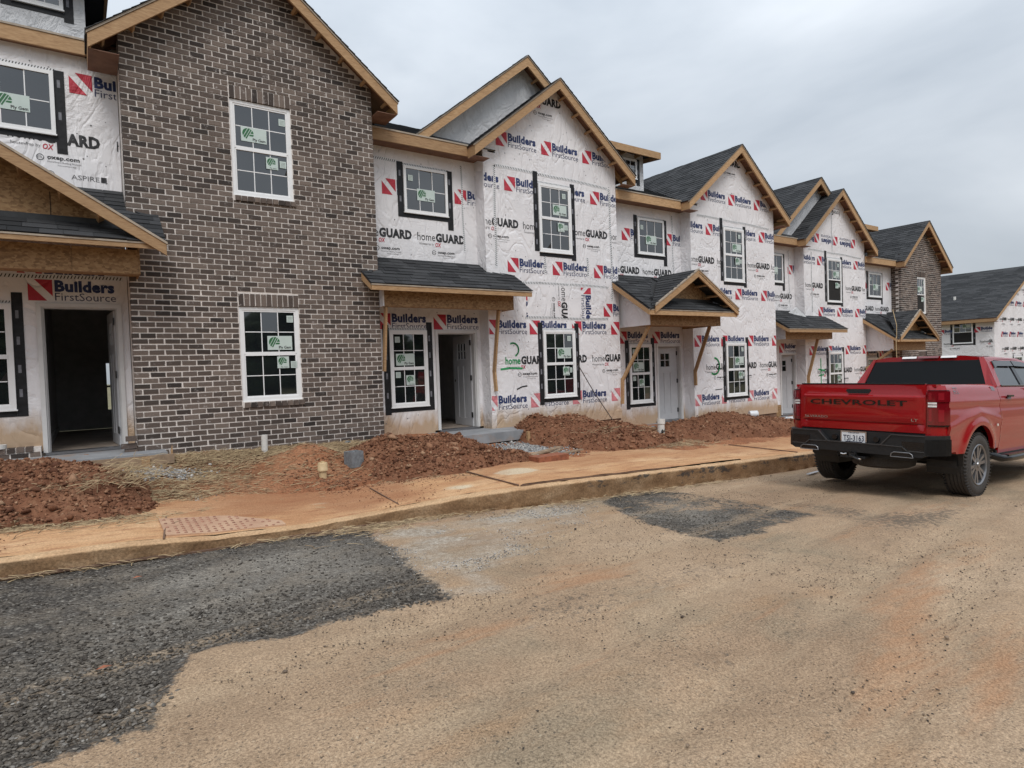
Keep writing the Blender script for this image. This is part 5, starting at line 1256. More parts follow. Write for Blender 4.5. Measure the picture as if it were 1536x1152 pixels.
# tactile warning pad on the dropped kerb, rows of domes
zt = lambda a, b: float(kerb_top(a) + .012 * (b - kerb_y(a) - .19) + math.exp(-((a - 1.3) / .9) ** 2) * .05 * (b - kerb_y(a) - .19)) + .012
wp = thing('warning_pad', 'brick red tactile pad of small domes set in the dropped kerb', 'tactile paving', (1.05, 7.0, zt(1.05, 7.0)))
q = MB(); N_ = 12
for k in range(N_):
    a, b = .58 + 1.12 * k / N_, .58 + 1.12 * (k + 1) / N_
    f0 = lambda v: np.interp(v, [.58, 1.7], [6.73, 6.78]); f1 = lambda v: np.interp(v, [.58, 1.2, 1.7], [7.45, 7.38, 6.95])
    q.prism([(a, f0(a), zt(a, f0(a)) + .004), (b, f0(b), zt(b, f0(b)) + .004), (b, f1(b), zt(b, f1(b)) + .004), (a, f1(a), zt(a, f1(a)) + .004)], (0, 0, -.03))
obj('pad', q, 'warning_pad', wp)
q = MB()
for r_ in range(16):
    for c_ in range(9):
        a = .62 + r_ * .068; b = 6.79 + c_ * .08
        if b > np.interp(a, [.58, 1.2, 1.7], [7.42, 7.36, 6.93]) or random.random() < .15 + .35 * (a > 1.35): continue
        q.lathe([(.017, 0), (.015, .006), (.009, .010), (.0005, .0105)], (a, b, zt(a, b) + .003), (0, 0, 1), 7)
obj('dome', q, 'dome_red', wp, kind='stuff')
# yard
xs = axis([(-12, -3, .5), (-3, 8, .05), (8, 18, .09), (18, 45, .8)]); ys = axis([(7.3, 11.4, .05)])
X, Y, F = grid(xs, ys)
def yard_h(X, Y):
    edge_y = kerb_y(X) + 1.70 + .16 * fbm(X * 1.7, X * 0 + 4, 3) - .5 * np.exp(-((X - .6) / .8) ** 2)
    h = yard_z(X, Y) + .035 * fbm(X * 1.6, Y * 1.6, 4) + .012 * fbm(X * 9, Y * 9, 3) + .015
    h = h + .24 * np.exp(-((X - 2.75) / .42) ** 2 - ((Y - 9.45) / .3) ** 2)
    h = h - .07 * np.exp(-((X - 1.9) / .7) ** 2 - ((Y - 8.2) / .3) ** 2)
    h = h - .12 * np.exp(-((X - 6.5) / .9) ** 2 - ((Y - 9.2) / .7) ** 2)
    return np.where(Y < edge_y, kerb_top(X) - .10, h)
Z = yard_h(X, Y)
strw = np.clip(sum(a * np.exp(-((X - x) / sx) ** 2 - ((Y - y) / sy) ** 2) for a, x, y, sx, sy in ((1, 2.3, 10.1, 1.9, .35), (.9, 1.3, 9.4, .7, .7), (.8, .5, 8.3, .7, .6), (.5, 4.0, 8.8, .8, .5), (.5, 9.3, 8.5, .7, .3))), 0, 1)
pal = sum(a * np.exp(-((X - x) / sx) ** 2 - ((Y - y) / sy) ** 2) for a, x, y, sx, sy in ((.8, 2.05, 8.1, .3, .18), (.6, 1.25, 7.95, .3, .15), (.5, 2.5, 7.95, .2, .08), (.35, .8, 9.2, .3, .2)))
np_obj('yard', np.stack([X, Y, Z], 1), F, 'yard', kind='structure', attrs=dict(straw=strw, pale=pal), smooth=True)
yh = lambda x, y: float(yard_h(np.array([x], float), np.array([y], float))[0])

# ---- soil heaps
HEAPS = []
def heap(label, bumps, x0, x1, y0, y1, nclod, big, seed):
    step = .026 if x0 < 6.5 else .035 if x0 < 9 else .05
    X, Y, F = grid(np.arange(x0, x1, step), np.arange(y0, y1, step))
    h = 0
    for (cx, cy, rx, ry, hh) in bumps: h = np.maximum(h, hh * np.clip(1 - ((X - cx) / rx) ** 2 - ((Y - cy) / ry) ** 2, 0, 1) ** .85) if True else h
    # soften where bumps meet
    h0 = h.copy()
    nz_ = .30 * fbm(X * 2.3 + seed, Y * 2.3, 3) + .22 * np.abs(fbm(X * 7 + seed, Y * 7, 3)) + .12 * np.abs(fbm(X * 17, Y * 17 + seed, 2))
    h = h * (1 + nz_ * .55) + np.where(h0 > .03, .035 * np.abs(fbm(X * 13, Y * 13, 2)) + .022 * np.abs(fbm(X * 31, Y * 31, 2)), 0)
    Z = np.maximum(yard_h(X, Y), kerb_top(X) + .03) + h - .03 - np.where(h0 <= .005, .05, 0)
    keep = h0 > .0
    Fk = F[keep[F].any(1)]
    used = np.unique(Fk); mp_ = -np.ones(len(X), int); mp_[used] = np.arange(len(used))
    cx, cy = np.mean([b[0] for b in bumps]), np.mean([b[1] for b in bumps])
    T = thing('soil_heap', label, 'soil heap', (cx, cy, yh(cx, cy)), 'heaps of red soil in front of the townhouses')
    np_obj('heap_body', np.stack([X, Y, Z], 1)[used], mp_[Fk], 'soil', parent=T, smooth=True)
    r_ = np.random.RandomState(seed); pick = r_.choice(np.where(h0 > .01)[0], nclod)
    s = r_.gamma(1.5, .0050, nclod) + .0035; s = np.where(r_.uniform(0, 1, nclod) > .994, s + big * r_.uniform(.4, 1, nclod), s)
    P = np.stack([X[pick] + r_.uniform(-step, step, nclod), Y[pick] + r_.uniform(-step, step, nclod), Z[pick] + s * .25], 1)
    V, F2, rr = stones(P, s, .75, seed, .42); np_obj('clod', V, F2, 'clod', parent=T, kind='stuff', attrs=dict(rnd=rr))
    return T
heap('red soil heap with straw at the left edge, in front of the first door', [(-1.0, 9.05, 1.5, 1.15, .30), (-.30, 8.75, .95, 1.0, .27), (-1.5, 8.3, 1.3, .75, .25), (-.05, 8.2, .75, .55, .15)], -3.2, 1.2, 7.5, 10.3, 9500, .045, 21)
heap('lumpy soil heap beside the grey block, in front of the second door', [(4.7, 9.0, 1.15, .85, .28), (4.05, 9.2, .8, .7, .28), (5.35, 8.75, .6, .6, .20), (4.6, 8.45, 1.3, .5, .2), (5.75, 8.45, .45, .35, .15)], 3.1, 6.4, 7.9, 10.1, 7500, .06, 35)
heap('broad soil heap with grey straw under the leaning rod', [(8.2, 9.85, 1.15, .95, .37), (7.55, 9.95, .6, .7, .34), (9.0, 9.5, 1.1, .9, .27), (8.8, 8.85, 1.4, .6, .26), (9.7, 9.1, .9, .6, .2)], 6.7, 10.8, 8.1, 10.62, 6500, .05, 47)
heap('long soil heap behind the white bucket, nearest the truck', [(13.6, 9.8, 2.2, .95, .31), (12.2, 9.6, 1.5, .9, .26), (15.2, 9.5, 1.7, .9, .17), (11.2, 9.1, 1.0, .7, .22), (13.5, 9.0, 2.6, .6, .3)], 10.2, 17, 8.2, 10.62, 6000, .04, 59)

# ---- straw lying on the ground (loose blades)
def straw(name, zones, seed, hf):
    r_ = np.random.RandomState(seed); Vs = []; Fs = []; rr = []; o = 0
    for (n, cx, cy, sx, sy, tilt) in zones:
        x = cx + r_.normal(0, sx, n); y = cy + r_.normal(0, sy, n); L = r_.uniform(.05, .22, n); a = r_.normal(.1, .7, n); w = r_.uniform(.0016, .0038, n); h = hf(x, y) + r_.uniform(.003, .03, n); up = r_.uniform(-.25, tilt, n); cv = r_.normal(0, .35, n)
        for k in range(n):
            d1 = np.array([math.cos(a[k]), math.sin(a[k]), up[k]]); d2 = np.array([math.cos(a[k] + cv[k]), math.sin(a[k] + cv[k]), up[k] - .15]); nn = np.array([-math.sin(a[k]), math.cos(a[k]), .6]) * w[k]
            p0 = np.array([x[k], y[k], h[k]]) - d1 * L[k] / 2; p1 = p0 + d1 * L[k] / 2; p2 = p1 + d2 * L[k] / 2
            Vs += [p0 - nn, p0 + nn, p1 - nn, p1 + nn, p2 - nn * .4, p2 + nn * .4]; Fs += [(o, o + 2, o + 3, o + 1), (o + 2, o + 4, o + 5, o + 3)]; o += 6; rr += [r_.uniform()] * 6
    return np_obj(name, np.array(Vs), np.array(Fs), 'straw', kind='stuff', attrs=dict(rnd=rr))
yf_ = lambda x, y: np.maximum(yard_h(x, y), kerb_top(x) + .015)
straw('straw', [(3000, 2.2, 10.1, .9, .2, .6), (1300, 3.6, 10.1, .5, .18, .6), (1100, 1.3, 9.55, .5, .35, .4), (1300, .72, 8.4, .4, .38, .4), (500, .2, 7.75, .5, .18, .3), (350, -.6, 7.7, .5, .12, .3), (400, 3.1, 9.3, .5, .3, .4), (420, 4.3, 8.4, .6, .3, .3), (320, 1.7, 8.6, .5, .3, .3), (500, 9.3, 8.35, .5, .2, .3), (350, 10.3, 8.5, .5, .25, .3)], 3, yf_)
hp = lambda x, y: yard_h(x, y) + .30
straw('straw', [(330, .45, 8.75, .16, .28, .8), (120, -.05, 8.35, .3, .15, .8), (200, 8.9, 9.0, .5, .2, .3)], 4, lambda x, y: yard_h(x, y) + np.where(x < 3, .26, .24))
straw('gutter_straw', [(220, 2.9, 6.45, .6, .06, .2), (190, 5.6, 6.2, .9, .05, .2), (50, 1.6, 6.45, .6, .035, .15), (45, -.2, 6.38, .5, .03, .15), (160, 7.2, 6.1, .9, .05, .15), (130, 2.45, 6.3, .25, .15, .2), (30, 3.5, 5.8, 1.2, .4, .1)], 6, lambda x, y: road_z(x, y) + .006)
# grit on the pavement and yard
x, y = scatter(9000, -1.5, 9, 6.75, 8.6, lambda a, b: np.clip(.12 + .9 * sstep(7.4, 8.4, b) + .5 * fbm(a, b, 2), 0, 1)); s = rng.uniform(.003, .010, len(x)); V, F_, r = stones(np.stack([x, y, np.maximum(yf_(x, y), kerb_top(x) + .012 * (y - 6.6)) + s * .2], 1), s, .6, 9); np_obj('yard_crumbs', V, F_, 'clod', kind='stuff', attrs=dict(rnd=r))
x, y = scatter(9000, .6, 5.5, 8.0, 10.3, lambda a, b: np.clip(.5 + fbm(a, b, 2), 0, 1)); s = rng.uniform(.004, .02, len(x)); V, F_, r = stones(np.stack([x, y, yf_(x, y) + s * .2], 1), s, .6, 10); np_obj('yard_crumbs', V, F_, 'clod', kind='stuff', attrs=dict(rnd=r))
# stone chips
def chips(cx, cy, sx, sy, n, seed, smax=.022):
    r_ = np.random.RandomState(seed); x = cx + r_.normal(0, sx, n); y = cy + r_.normal(0, sy, n); s = r_.uniform(.007, smax, n)
    V, F_, r = stones(np.stack([x, y, yf_(x, y) + s * .3 + .005], 1), s, .7, seed); np_obj('gravel', V, F_, 'gravel', kind='stuff', attrs=dict(rnd=r))
chips(6.45, 9.05, .42, .32, 3200, 71); chips(6.8, 9.55, .35, .2, 1600, 72); chips(.82, 9.42, .22, .13, 900, 73); chips(1.38, 8.15, .25, .10, 700, 74, .016); chips(.55, 8.0, .2, .08, 300, 75, .014)

# ------------------------------------------------------------------ small things in the yard
def at(x, y, dz=0): return (x, y, yh(x, y) + dz)
q = MB(); b = at(2.26, 10.09); q.lathe([(.048, -.1), (.048, .265), (.040, .265), (.040, .05)], b, (.02, 0, 1), 14)
solo('pipe_stub', q, 'pvc_white', 'white plastic pipe stub standing by the brick wall under the window', 'pipe', b, smooth=40)
T = thing('cleanout_pipe', 'short beige cleanout pipe with wide cap beside the grey block', 'pipe', at(2.72, 8.72))
b = at(2.72, 8.72); q = MB(); q.lathe([(.052, -.1), (.052, .11)], b, (0, 0, 1), 16); obj('pipe', q, 'pvc_beige', T, smooth=40)
q = MB(); q.lathe([(.052, .095), (.072, .10), (.072, .125), (.068, .13), (.068, .20), (.062, .215), (.001, .215)], b, (0, 0, 1), 18); cp = obj('cap', q, 'pvc_beige', T, smooth=40)
q = MB(); q.box(b[0] - .02, b[0] + .02, b[1] - .02, b[1] + .02, b[2] + .213, b[2] + .235); obj('plug', q, 'pvc_beige', cp)
b = at(9.82, 8.85); T = thing('cleanout_pipe', 'tall cream cleanout pipe with black strap between the two right heaps', 'pipe', b)
q = MB(); q.lathe([(.075, -.1), (.075, .18)], b, (.05, 0, 1), 16); obj('pipe_base', q, 'pvc_beige', T, smooth=40)
q = MB(); q.lathe([(.072, .17), (.072, .36), (.085, .37), (.085, .47), (.076, .47), (.076, .40)], b, (.03, 0, 1), 16); obj('pipe', q, 'pvc_white', T, smooth=40)
q = MB(); q.tube([(b[0] + .085 * math.cos(a), b[1] + .085 * math.sin(a), b[2] + .19 + .05 * math.sin(a * 1.5)) for a in np.linspace(0, 6.6, 16)], .016, 6); q.tube([(b[0] - .03, b[1] - .08, b[2] + .22), (b[0] - .07, b[1] - .11, b[2] + .25), (b[0] - .09, b[1] - .10, b[2] + .21)], .018, 6); obj('strap', q, 'black_plastic', T, smooth=50)
# hollow concrete block on end
b = at(3.28, 9.0); q = MB(); ca, sa = math.cos(.25), math.sin(.25)
def rb(x0, x1, y0, y1, z0, z1):
    q.add([(b[0] + x * ca - y * sa, b[1] + x * sa + y * ca, b[2] + z) for z in (z0, z1) for y in (y0, y1) for x in (x0, x1)], [(0, 2, 3, 1), (4, 5, 7, 6), (0, 1, 5, 4), (2, 6, 7, 3), (0, 4, 6, 2), (1, 3, 7, 5)])
rb(-.105, .105, -.10, -.065, -.02, .215); rb(-.105, .105, .065, .10, -.02, .215); rb(-.105, -.07, -.065, .065, -.02, .215); rb(.07, .105, -.065, .065, -.02, .215); rb(-.02, .02, -.065, .065, -.02, .210); rb(-.07, .07, -.065, .065, -.02, .03)
solo('concrete_block', q, 'block_grey', 'grey hollow concrete block standing at the edge of the soil heap', 'concrete block', b)
def rock(x, y, s, label, sd, mat='stone_dark', name='stone'):
    c = at(x, y, s * .35); V, F_, r = stones(np.array([c]), np.array([s]), .8, sd)
    m = MB(); m.add([tuple(v) for v in V], [tuple(f) for f in F_]); return solo(name, m, mat, label, 'stone' if name == 'stone' else 'litter', c)
rock(2.02, 8.08, .05, 'small dark round stone on the pale sandy patch', 5)
rock(2.28, 8.10, .035, 'small brown flat stone right of the dark round one', 8, 'clod')
def crumple(x, y, s, mat, label, name, cat, sd):
    c = at(x, y, s * .3); r_ = np.random.RandomState(sd); bm = bmesh.new(); bmesh.ops.create_icosphere(bm, subdivisions=2, radius=s)
    for v in bm.verts: v.co *= r_.uniform(.6, 1.25); v.co.z *= .55
    m = MB(); m.add([tuple(v.co + Vector(c)) for v in bm.verts], [[v.index for v in f.verts] for f in bm.faces]); bm.free()
    return solo(name, m, mat, label, cat, c)
crumple(2.72, 10.05, .055, 'plastic_blue', 'crumpled pale blue wrapper in the straw right of the pipe stub', 'wrapper', 'litter', 3)
crumple(3.62, 10.22, .06, 'block_grey', 'crumpled grey scrap against the brick base near the corner', 'paper_scrap', 'litter', 4)
crumple(10.7, 9.15, .075, 'plastic_white', 'clear crushed bottle on the left slope of the rightmost heap', 'bottle', 'litter', 6)
bpy.context.view_layer.update()
crumple(17.4, 10.5, .2, 'plastic_white', 'white plastic sheet on the ground before the fourth door', 'plastic_sheet', 'litter', 9).scale = (1.6, .8, .3)
# white bucket on its side
c = (14.75, 10.15, .13); q = MB(); q.lathe([(.001, 0), (.085, 0), (.09, .015), (.10, .2), (.106, .2), (.106, .215), (.092, .215), (.082, .02), (.001, .02)], c, (.85, -.5, -.05), 20)
solo('bucket', q, 'plastic_white', 'white plastic bucket lying on top of the rightmost soil heap', 'bucket', c, smooth=40)
# stakes and form boards
T = thing('form_board', 'weathered grey form board with stake along the first door step', 'form board', (.1, 9.85, .40))
q = MB(); q.bar((-.55, 9.925, .51), (1.0, 9.87, .50), .035, .13); obj('board', q, 'old_wood', T)
q = MB(); q.box(.60, .70, 9.80, 9.84, .15, .56); obj('stake', q, 'lumber', T)
q = MB(); q.prism([(.96, 9.95, .38), (1.0, 9.95, .38), (.99, 9.95, .68), (.97, 9.95, .60)], (0, .03, 0)); obj('splinter_stake', q, 'lumber', T)
T = thing('form_board', 'pale form boards nailed to stakes at the corner of the second door step', 'form board', (7.2, 9.9, .2))
q = MB(); q.box(7.02, 7.08, 9.70, 9.75, -.02, .36); obj('stake', q, 'lumber', T)
q = MB(); q.box(7.50, 7.55, 9.78, 9.83, .0, .46); obj('stake', q, 'lumber', T)
q = MB(); q.bar((7.08, 9.74, .17), (7.55, 9.80, .20), .03, .10); obj('board', q, 'lumber', T)
q = MB(); q.bar((7.52, 9.80, .38), (7.62, 9.98, .42), .09, .06); obj('block', q, 'lumber', T)
for k, (p0, p1, w_, lab) in enumerate((((6.25, 8.62, .02), (7.15, 8.88, .12), .13, 'longest weathered board lying at the foot of the straw heap'), ((6.55, 8.48, .04), (7.05, 8.75, .10), .05, 'thin split stick lying across between the two weathered boards'), ((6.65, 8.38, .05), (7.35, 8.50, .08), .07, 'short grey board lowest of the loose boards by the straw heap'))):
    q = MB(); z0 = yh(p0[0], p0[1]) + .03; z1 = yh(p1[0], p1[1]) + .05 + .03 * (k == 0); q.bar((p0[0], p0[1], z0), (p1[0], p1[1], z1), w_, .025); solo('loose_board', q, 'old_wood', lab, 'board', (p0[0], p0[1], z0), 'loose boards by the gravel')
q = MB(); c = (6.22, 8.02, float(kerb_top(6.2)) + .04); q.box(c[0] - .3, c[0] + .32, c[1] - .12, c[1] + .16, c[2], c[2] + .09)
solo('clay_slab', q, 'rust_steel', 'flat reddish slab on the back edge of the pavement by the gravel', 'slab', c)
q = MB(); q.tube([(9.10, 10.60, 1.66), (9.45, 10.45, .98), (9.86, 10.2, .22)], .011, 6); solo('steel_rod', q, 'rod', 'thin dark rod leaning on the wrapped wall by the lower window', 'rod', (9.86, 10.2, .22))
q = MB(); q.tube([(22.95, 10.1, 3.15), (22.94, 9.98, 2.6), (22.9, 9.97, 2.15)], .010, 6); q.tube([(22.92, 10.0, 2.2), (22.95, 10.0, 1.2)], .010, 5); solo('power_cord', q, 'cord_tan', 'tan cord hanging over the farthest porch roof', 'cord', (22.95, 10.1, 2.0))
for k, (x, y, L, a, lab) in enumerate(((9.9, 5.72, .42, .15, 'white plastic strip on the road near the truck wheel'),)):
    q = MB(); z = float(road_z(np.array(x), np.array(y))); q.bar((x, y, z + .012), (x + L * math.cos(a), y + L * math.sin(a), z + .0), .06, .015); solo('plastic_strip', q, 'plastic_white', lab, 'litter', (x, y, z))
for k, (x, y, lab) in enumerate(((.28, 5.75, 'small orange leaf on the dark asphalt near the kerb'), (.02, 3.9, 'orange leaf on the coarse asphalt at the left front'))):
    q = MB(); z = float(road_z(np.array(x), np.array(y))) + .018; q.add([(x - .035, y, z), (x, y - .018, z + .006), (x + .04, y + .004, z + .002), (x, y + .02, z + .008)], [(0, 1, 2), (0, 2, 3)]); solo('fallen_leaf', q, 'rust_steel', lab, 'leaf', (x, y, z), 'leaves on the asphalt')
q = MB(); b = at(-.72, 7.78, .05); r_ = random.Random(4)
for k in range(46):
    a = r_.uniform(0, 6.28); L = r_.uniform(.12, .30); bx_ = b[0] + r_.uniform(-.08, .08); by_ = b[1] + r_.uniform(-.06, .06); t = r_.uniform(.2, .75); q.cur = r_.uniform(.4, 1)
    p0 = Vector((bx_, by_, b[2] - .03)); p1 = p0 + Vector((math.cos(a) * L * t * .5, math.sin(a) * L * t * .5, L * .7)); p2 = p1 + Vector((math.cos(a) * L * t * .7, math.sin(a) * L * t * .7, L * .12 * (1 - 2 * t))); n_ = Vector((-math.sin(a), math.cos(a), 0)) * .006
    q.add([p0 - n_, p0 + n_, p1 + n_, p1 - n_, p2], [(0, 1, 2, 3), (3, 2, 4)])
solo('grass_tuft', q, 'straw', 'dry bleached grass tuft on the left soil heap by the pavement', 'grass tuft', b)
# woods across the street, out of view, added to darken the pane reflections
r_ = np.random.RandomState(12); n = 5200; x = r_.uniform(-50, 75, n); hh = 6 + 3 * fbm(x * .12, x * 0, 3); z = r_.uniform(0, 1, n) ** .8 * hh - .04 * x; y = -34 + r_.normal(0, 1.6, n)
V, F_, rr = stones(np.stack([x, y, z], 1), r_.uniform(.5, 1.5, n), .8, 12); np_obj('reflection_woods', V, F_, 'hedge', kind='stuff', attrs=dict(rnd=rr))
n = 2600; y = r_.uniform(-40, 30, n); hh = 7 + 3 * fbm(y * .12, y * 0 + 5, 3); z = r_.uniform(0, 1, n) ** .8 * hh + 2.2; x = -58 + r_.normal(0, 1.6, n)  # second row of trees out of view, added to darken the truck's reflections
V, F_, rr = stones(np.stack([x, y, z], 1), r_.uniform(.5, 1.5, n), .8, 13); np_obj('reflection_woods', V, F_, 'hedge', kind='stuff', attrs=dict(rnd=rr))
# ------------------------------------------------------------------ red pickup (built in its own axes: x forward from the tailgate, y to its left, z up)
TX, TY = 8.53, 4.22
TZ = float(road_z(np.array(TX), np.array(TY))) + .004
TR = thing('pickup_truck', 'red crew cab pickup parked at the kerb, seen from behind', 'pickup truck', (TX, TY, TZ), rot=(0, math.atan(.04), 0), local=True)
PZ = [.40, .56, .72, .95, 1.12, 1.24, 1.34, 1.41, 1.455, 1.475]
PY = [.955, .975, .998, 1.012, 1.010, 1.000, .985, .968, .940, .905]
def prof(z): return float(np.interp(z, PZ, PY))
AX = (1.08, 4.82); AR = .50; AZ = .44
def side_panel(name, x0, x1, sgn, zbot, ztop, nrows=26, bulge=True):
    n = max(2, int((x1 - x0) / .03)); V = []; mb = MB()
    for i in range(n + 1):
        x = x0 + (x1 - x0) * i / n; zb_ = zbot(x)
        for a in AX:
            if abs(x - a) < AR: zb_ = max(zb_, AZ + math.sqrt(AR * AR - (x - a) ** 2))
        zt_ = ztop(x)
        for j in range(nrows + 1):
            t = j / nrows; z = zb_ + (zt_ - zb_) * t; y = prof(z)
            for a in AX:
                r = math.hypot(x - a, (z - AZ))
                if z < 1.22: y += .030 * math.exp(-((r - AR - .03) / .085) ** 2) * np.clip((1.22 - z) / .2, 0, 1)
            y += .012 * math.exp(-((z - 1.26) / .035) ** 2) - .010 * math.exp(-((z - 1.17) / .05) ** 2)
            y -= .010 * math.exp(-((z - .70) / .07) ** 2) if 1.85 < x < 4.2 else 0
            # hips that rise over the rear wheel
            y += .014 * math.exp(-((z - 1.12 + .20 * abs(x - 1.1)) / .05) ** 2) * (x < 1.85)
            V.append((x, sgn * y, z))
    m = nrows + 1
    mb.add(V, [((i * m + j), (i + 1) * m + j, (i + 1) * m + j + 1, i * m + j + 1) if sgn < 0 else ((i * m + j), i * m + j + 1, (i + 1) * m + j + 1, (i + 1) * m + j) for i in range(n) for j in range(nrows)])
    # returned edge along the bottom / arch
    bot = [V[i * m] for i in range(n + 1)]
    mb.add(bot + [(x, y - sgn * .05, z + .004) for x, y, z in bot], [(i, i + 1, n + 2 + i, n + 1 + i) for i in range(n)])
    e0, e1 = [V[j] for j in range(m)], [V[n * m + j] for j in range(m)]
    for e in (e0, e1): mb.add(e + [(x, y - sgn * .03, z) for x, y, z in e], [(j, j + 1, m + j + 1, m + j) for j in range(m - 1)])
    return obj(name, mb, 'paint_red', TR, smooth=40)
for s in (-1, 1):
    side_panel('bed_side', .150, 1.815, s, lambda x: .60 + .03 * (x < .4), lambda x: 1.475)
    side_panel('rear_door', 1.828, 2.86, s, lambda x: .52, lambda x: 1.445, 20)
    side_panel('front_door', 2.868, 4.02, s, lambda x: .52, lambda x: 1.445, 20)
    side_panel('front_fender', 4.03, 5.66, s, lambda x: .55, lambda x: 1.43 - .10 * max(0, (x - 4.0) / 1.66) ** 2, 20)
    m = MB(); m.box(.03, 1.82, *(sorted((s * .80, s * .908))), 1.44, 1.477); obj('bed_rail', m, 'trim_black' if False else 'paint_red', TR)
    m = MB(); m.box(.03, 1.80, *(sorted((s * .77, s * .85))), .82, 1.46); obj('bed_liner', m, 'trim_black', TR)
    # corner post and lamp
    m = MB(); 
    CP = [(-.004, .822), (.004, .88), (.035, .935), (.085, .978), (.155, 1.005), (.155, .93), (.04, .83)]
    m.prism([(x, s * (y - .02), .62) for x, y in CP], (0, 0, .33)); m.prism([(x, s * (y - .01), .952) for x, y in CP], (0, 0, .40)); m.add([(x, s * (y - .01), 1.352) for x, y in CP] + [(x + .01, s * (y - .05), 1.465) for x, y in CP], [(i, (i + 1) % 7, 7 + (i + 1) % 7, 7 + i) for i in range(7)] + [list(range(7, 14))]); obj('corner_post', m, 'paint_red', TR)
    m = MB()
    LP_ = [(-.022, .828), (-.014, .885), (.018, .942), (.070, .988), (.150, 1.016), (.150, .95), (.03, .835)]
    LQ_ = [(-.004, .828), (.004, .88), (.034, .932), (.084, .975), (.150, 1.004), (.150, .95), (.03, .835)]
    for z0, z1, P_ in ((.975, 1.19, LP_), (1.262, 1.395, LP_), (1.19, 1.262, LQ_)): m.prism([(x, s * y, z0) for x, y in P_], (0, 0, z1 - z0))
    tl = obj('tail_light', m, 'lamp_red', TR, smooth=35)
    m = MB()
    for z0 in (1.197, 1.232): m.prism([(-.018, s * .835, z0), (-.010, s * .885, z0), (.012, s * .922, z0), (.03, s * .84, z0)], (0, 0, .024))
    obj('reverse_lamp', m, 'lamp_clear', tl)
    m = MB()
    for z0, z1 in ((1.02, 1.165), (1.285, 1.372)): m.prism([(-.0245, s * .845, z0), (-.019, s * .876, z0), (-.019, s * .876, z1), (-.0245, s * .845, z1)], (.004, 0, 0)); m.prism([(.012, s * .938, z0), (.058, s * .982, z0), (.058, s * .982, z1), (.012, s * .938, z1)], (.003, s * .0015, 0))
    obj('lamp_element', m, 'lamp_red_inner', tl)
    m = MB()
    for z0, h in ((.958, .015), (1.396, .010)): m.prism([(x - .003, s * (y + .003), z0) for x, y in LQ_], (0, 0, h))
    obj('lamp_gasket', m, 'gloss_black', tl)
    # wheel well
    for a in AX:
        m = MB(); pts = [(a + AR * 1.0 * math.cos(t), AZ + AR * 1.0 * math.sin(t)) for t in np.linspace(-.25, math.pi + .25, 22)]
        m.add([(x, s * .93, z) for x, z in pts] + [(x, s * .58, z) for x, z in pts], [(i, i + 1, 22 + i + 1, 22 + i) for i in range(21)]); m.add([(x, s * .58, z) for x, z in pts], [list(range(22))]); obj('wheel_well', m, 'trim_black', TR)
# tailgate
m = MB(); tp = [(.05, 1.462), (.03, 1.482), (.004, 1.484), (-.010, 1.470), (-.012, 1.352), (-.018, 1.338), (-.050, 1.322), (-.054, 1.308), (-.046, 1.285), (-.032, 1.08), (-.034, .992), (-.028, .984), (-.012, .978), (-.012, .968), (-.026, .958), (-.024, .868), (.03, .858)]
ys_ = [.812, .80, .755, .70, -.70, -.755, -.80, -.812]; V = []
for y in ys_:
    k = 0 if abs(y) > .78 else .45 if abs(y) > .72 else 1.0
    for (x, z) in tp: V.append((x if x > -.013 else -.012 + (x + .012) * k, y, z))
n = len(tp); m.add(V, [(i * n + j, i * n + j + 1, (i + 1) * n + j + 1, (i + 1) * n + j) for i in range(len(ys_) - 1) for j in range(n - 1)])
TG = obj('tailgate', m, 'paint_red', TR, smooth=30)
m = MB(); m.box(-.014, .06, -.80, .80, 1.480, 1.494); obj('tailgate_cap', m, 'trim_black', TG)
m = MB(); m.prism([(-.0155, .15, 1.415), (-.0155, -.15, 1.415), (-.0155, -.165, 1.395), (-.0155, -.13, 1.352), (-.0155, .13, 1.352), (-.0155, .165, 1.395)], (.01, 0, 0)); hb = obj('tailgate_handle', m, 'gloss_black', TG)
m = MB(); m.bar((-.02, .13, 1.350), (-.02, -.13, 1.350), .012, .008); obj('handle_lip', m, 'paint_red', hb)
pr = Print2D(); pr.text('CHEVROLET', 0, 0, 1.27, .066, 0, bold=.02); o = stamp(pr, -.655, 1.205, lambda u, v: (-.0535 + (1.285 - v) * .08 + .0, -u, v), TG, ['gloss_black'], name='lettering')
pr = Print2D(); pr.text('SILVERADO', 0, 0, .33, .030, 0, bold=.01); stamp(pr, -.74, 1.012, lambda u, v: (-.0365, -u, v), TG, ['chrome'], name='badge')
pr = Print2D(); pr.text('LT', 0, 0, .075, .034, 0, bold=.01); stamp(pr, .655, 1.012, lambda u, v: (-.0365, -u, v), TG, ['chrome'], name='badge')
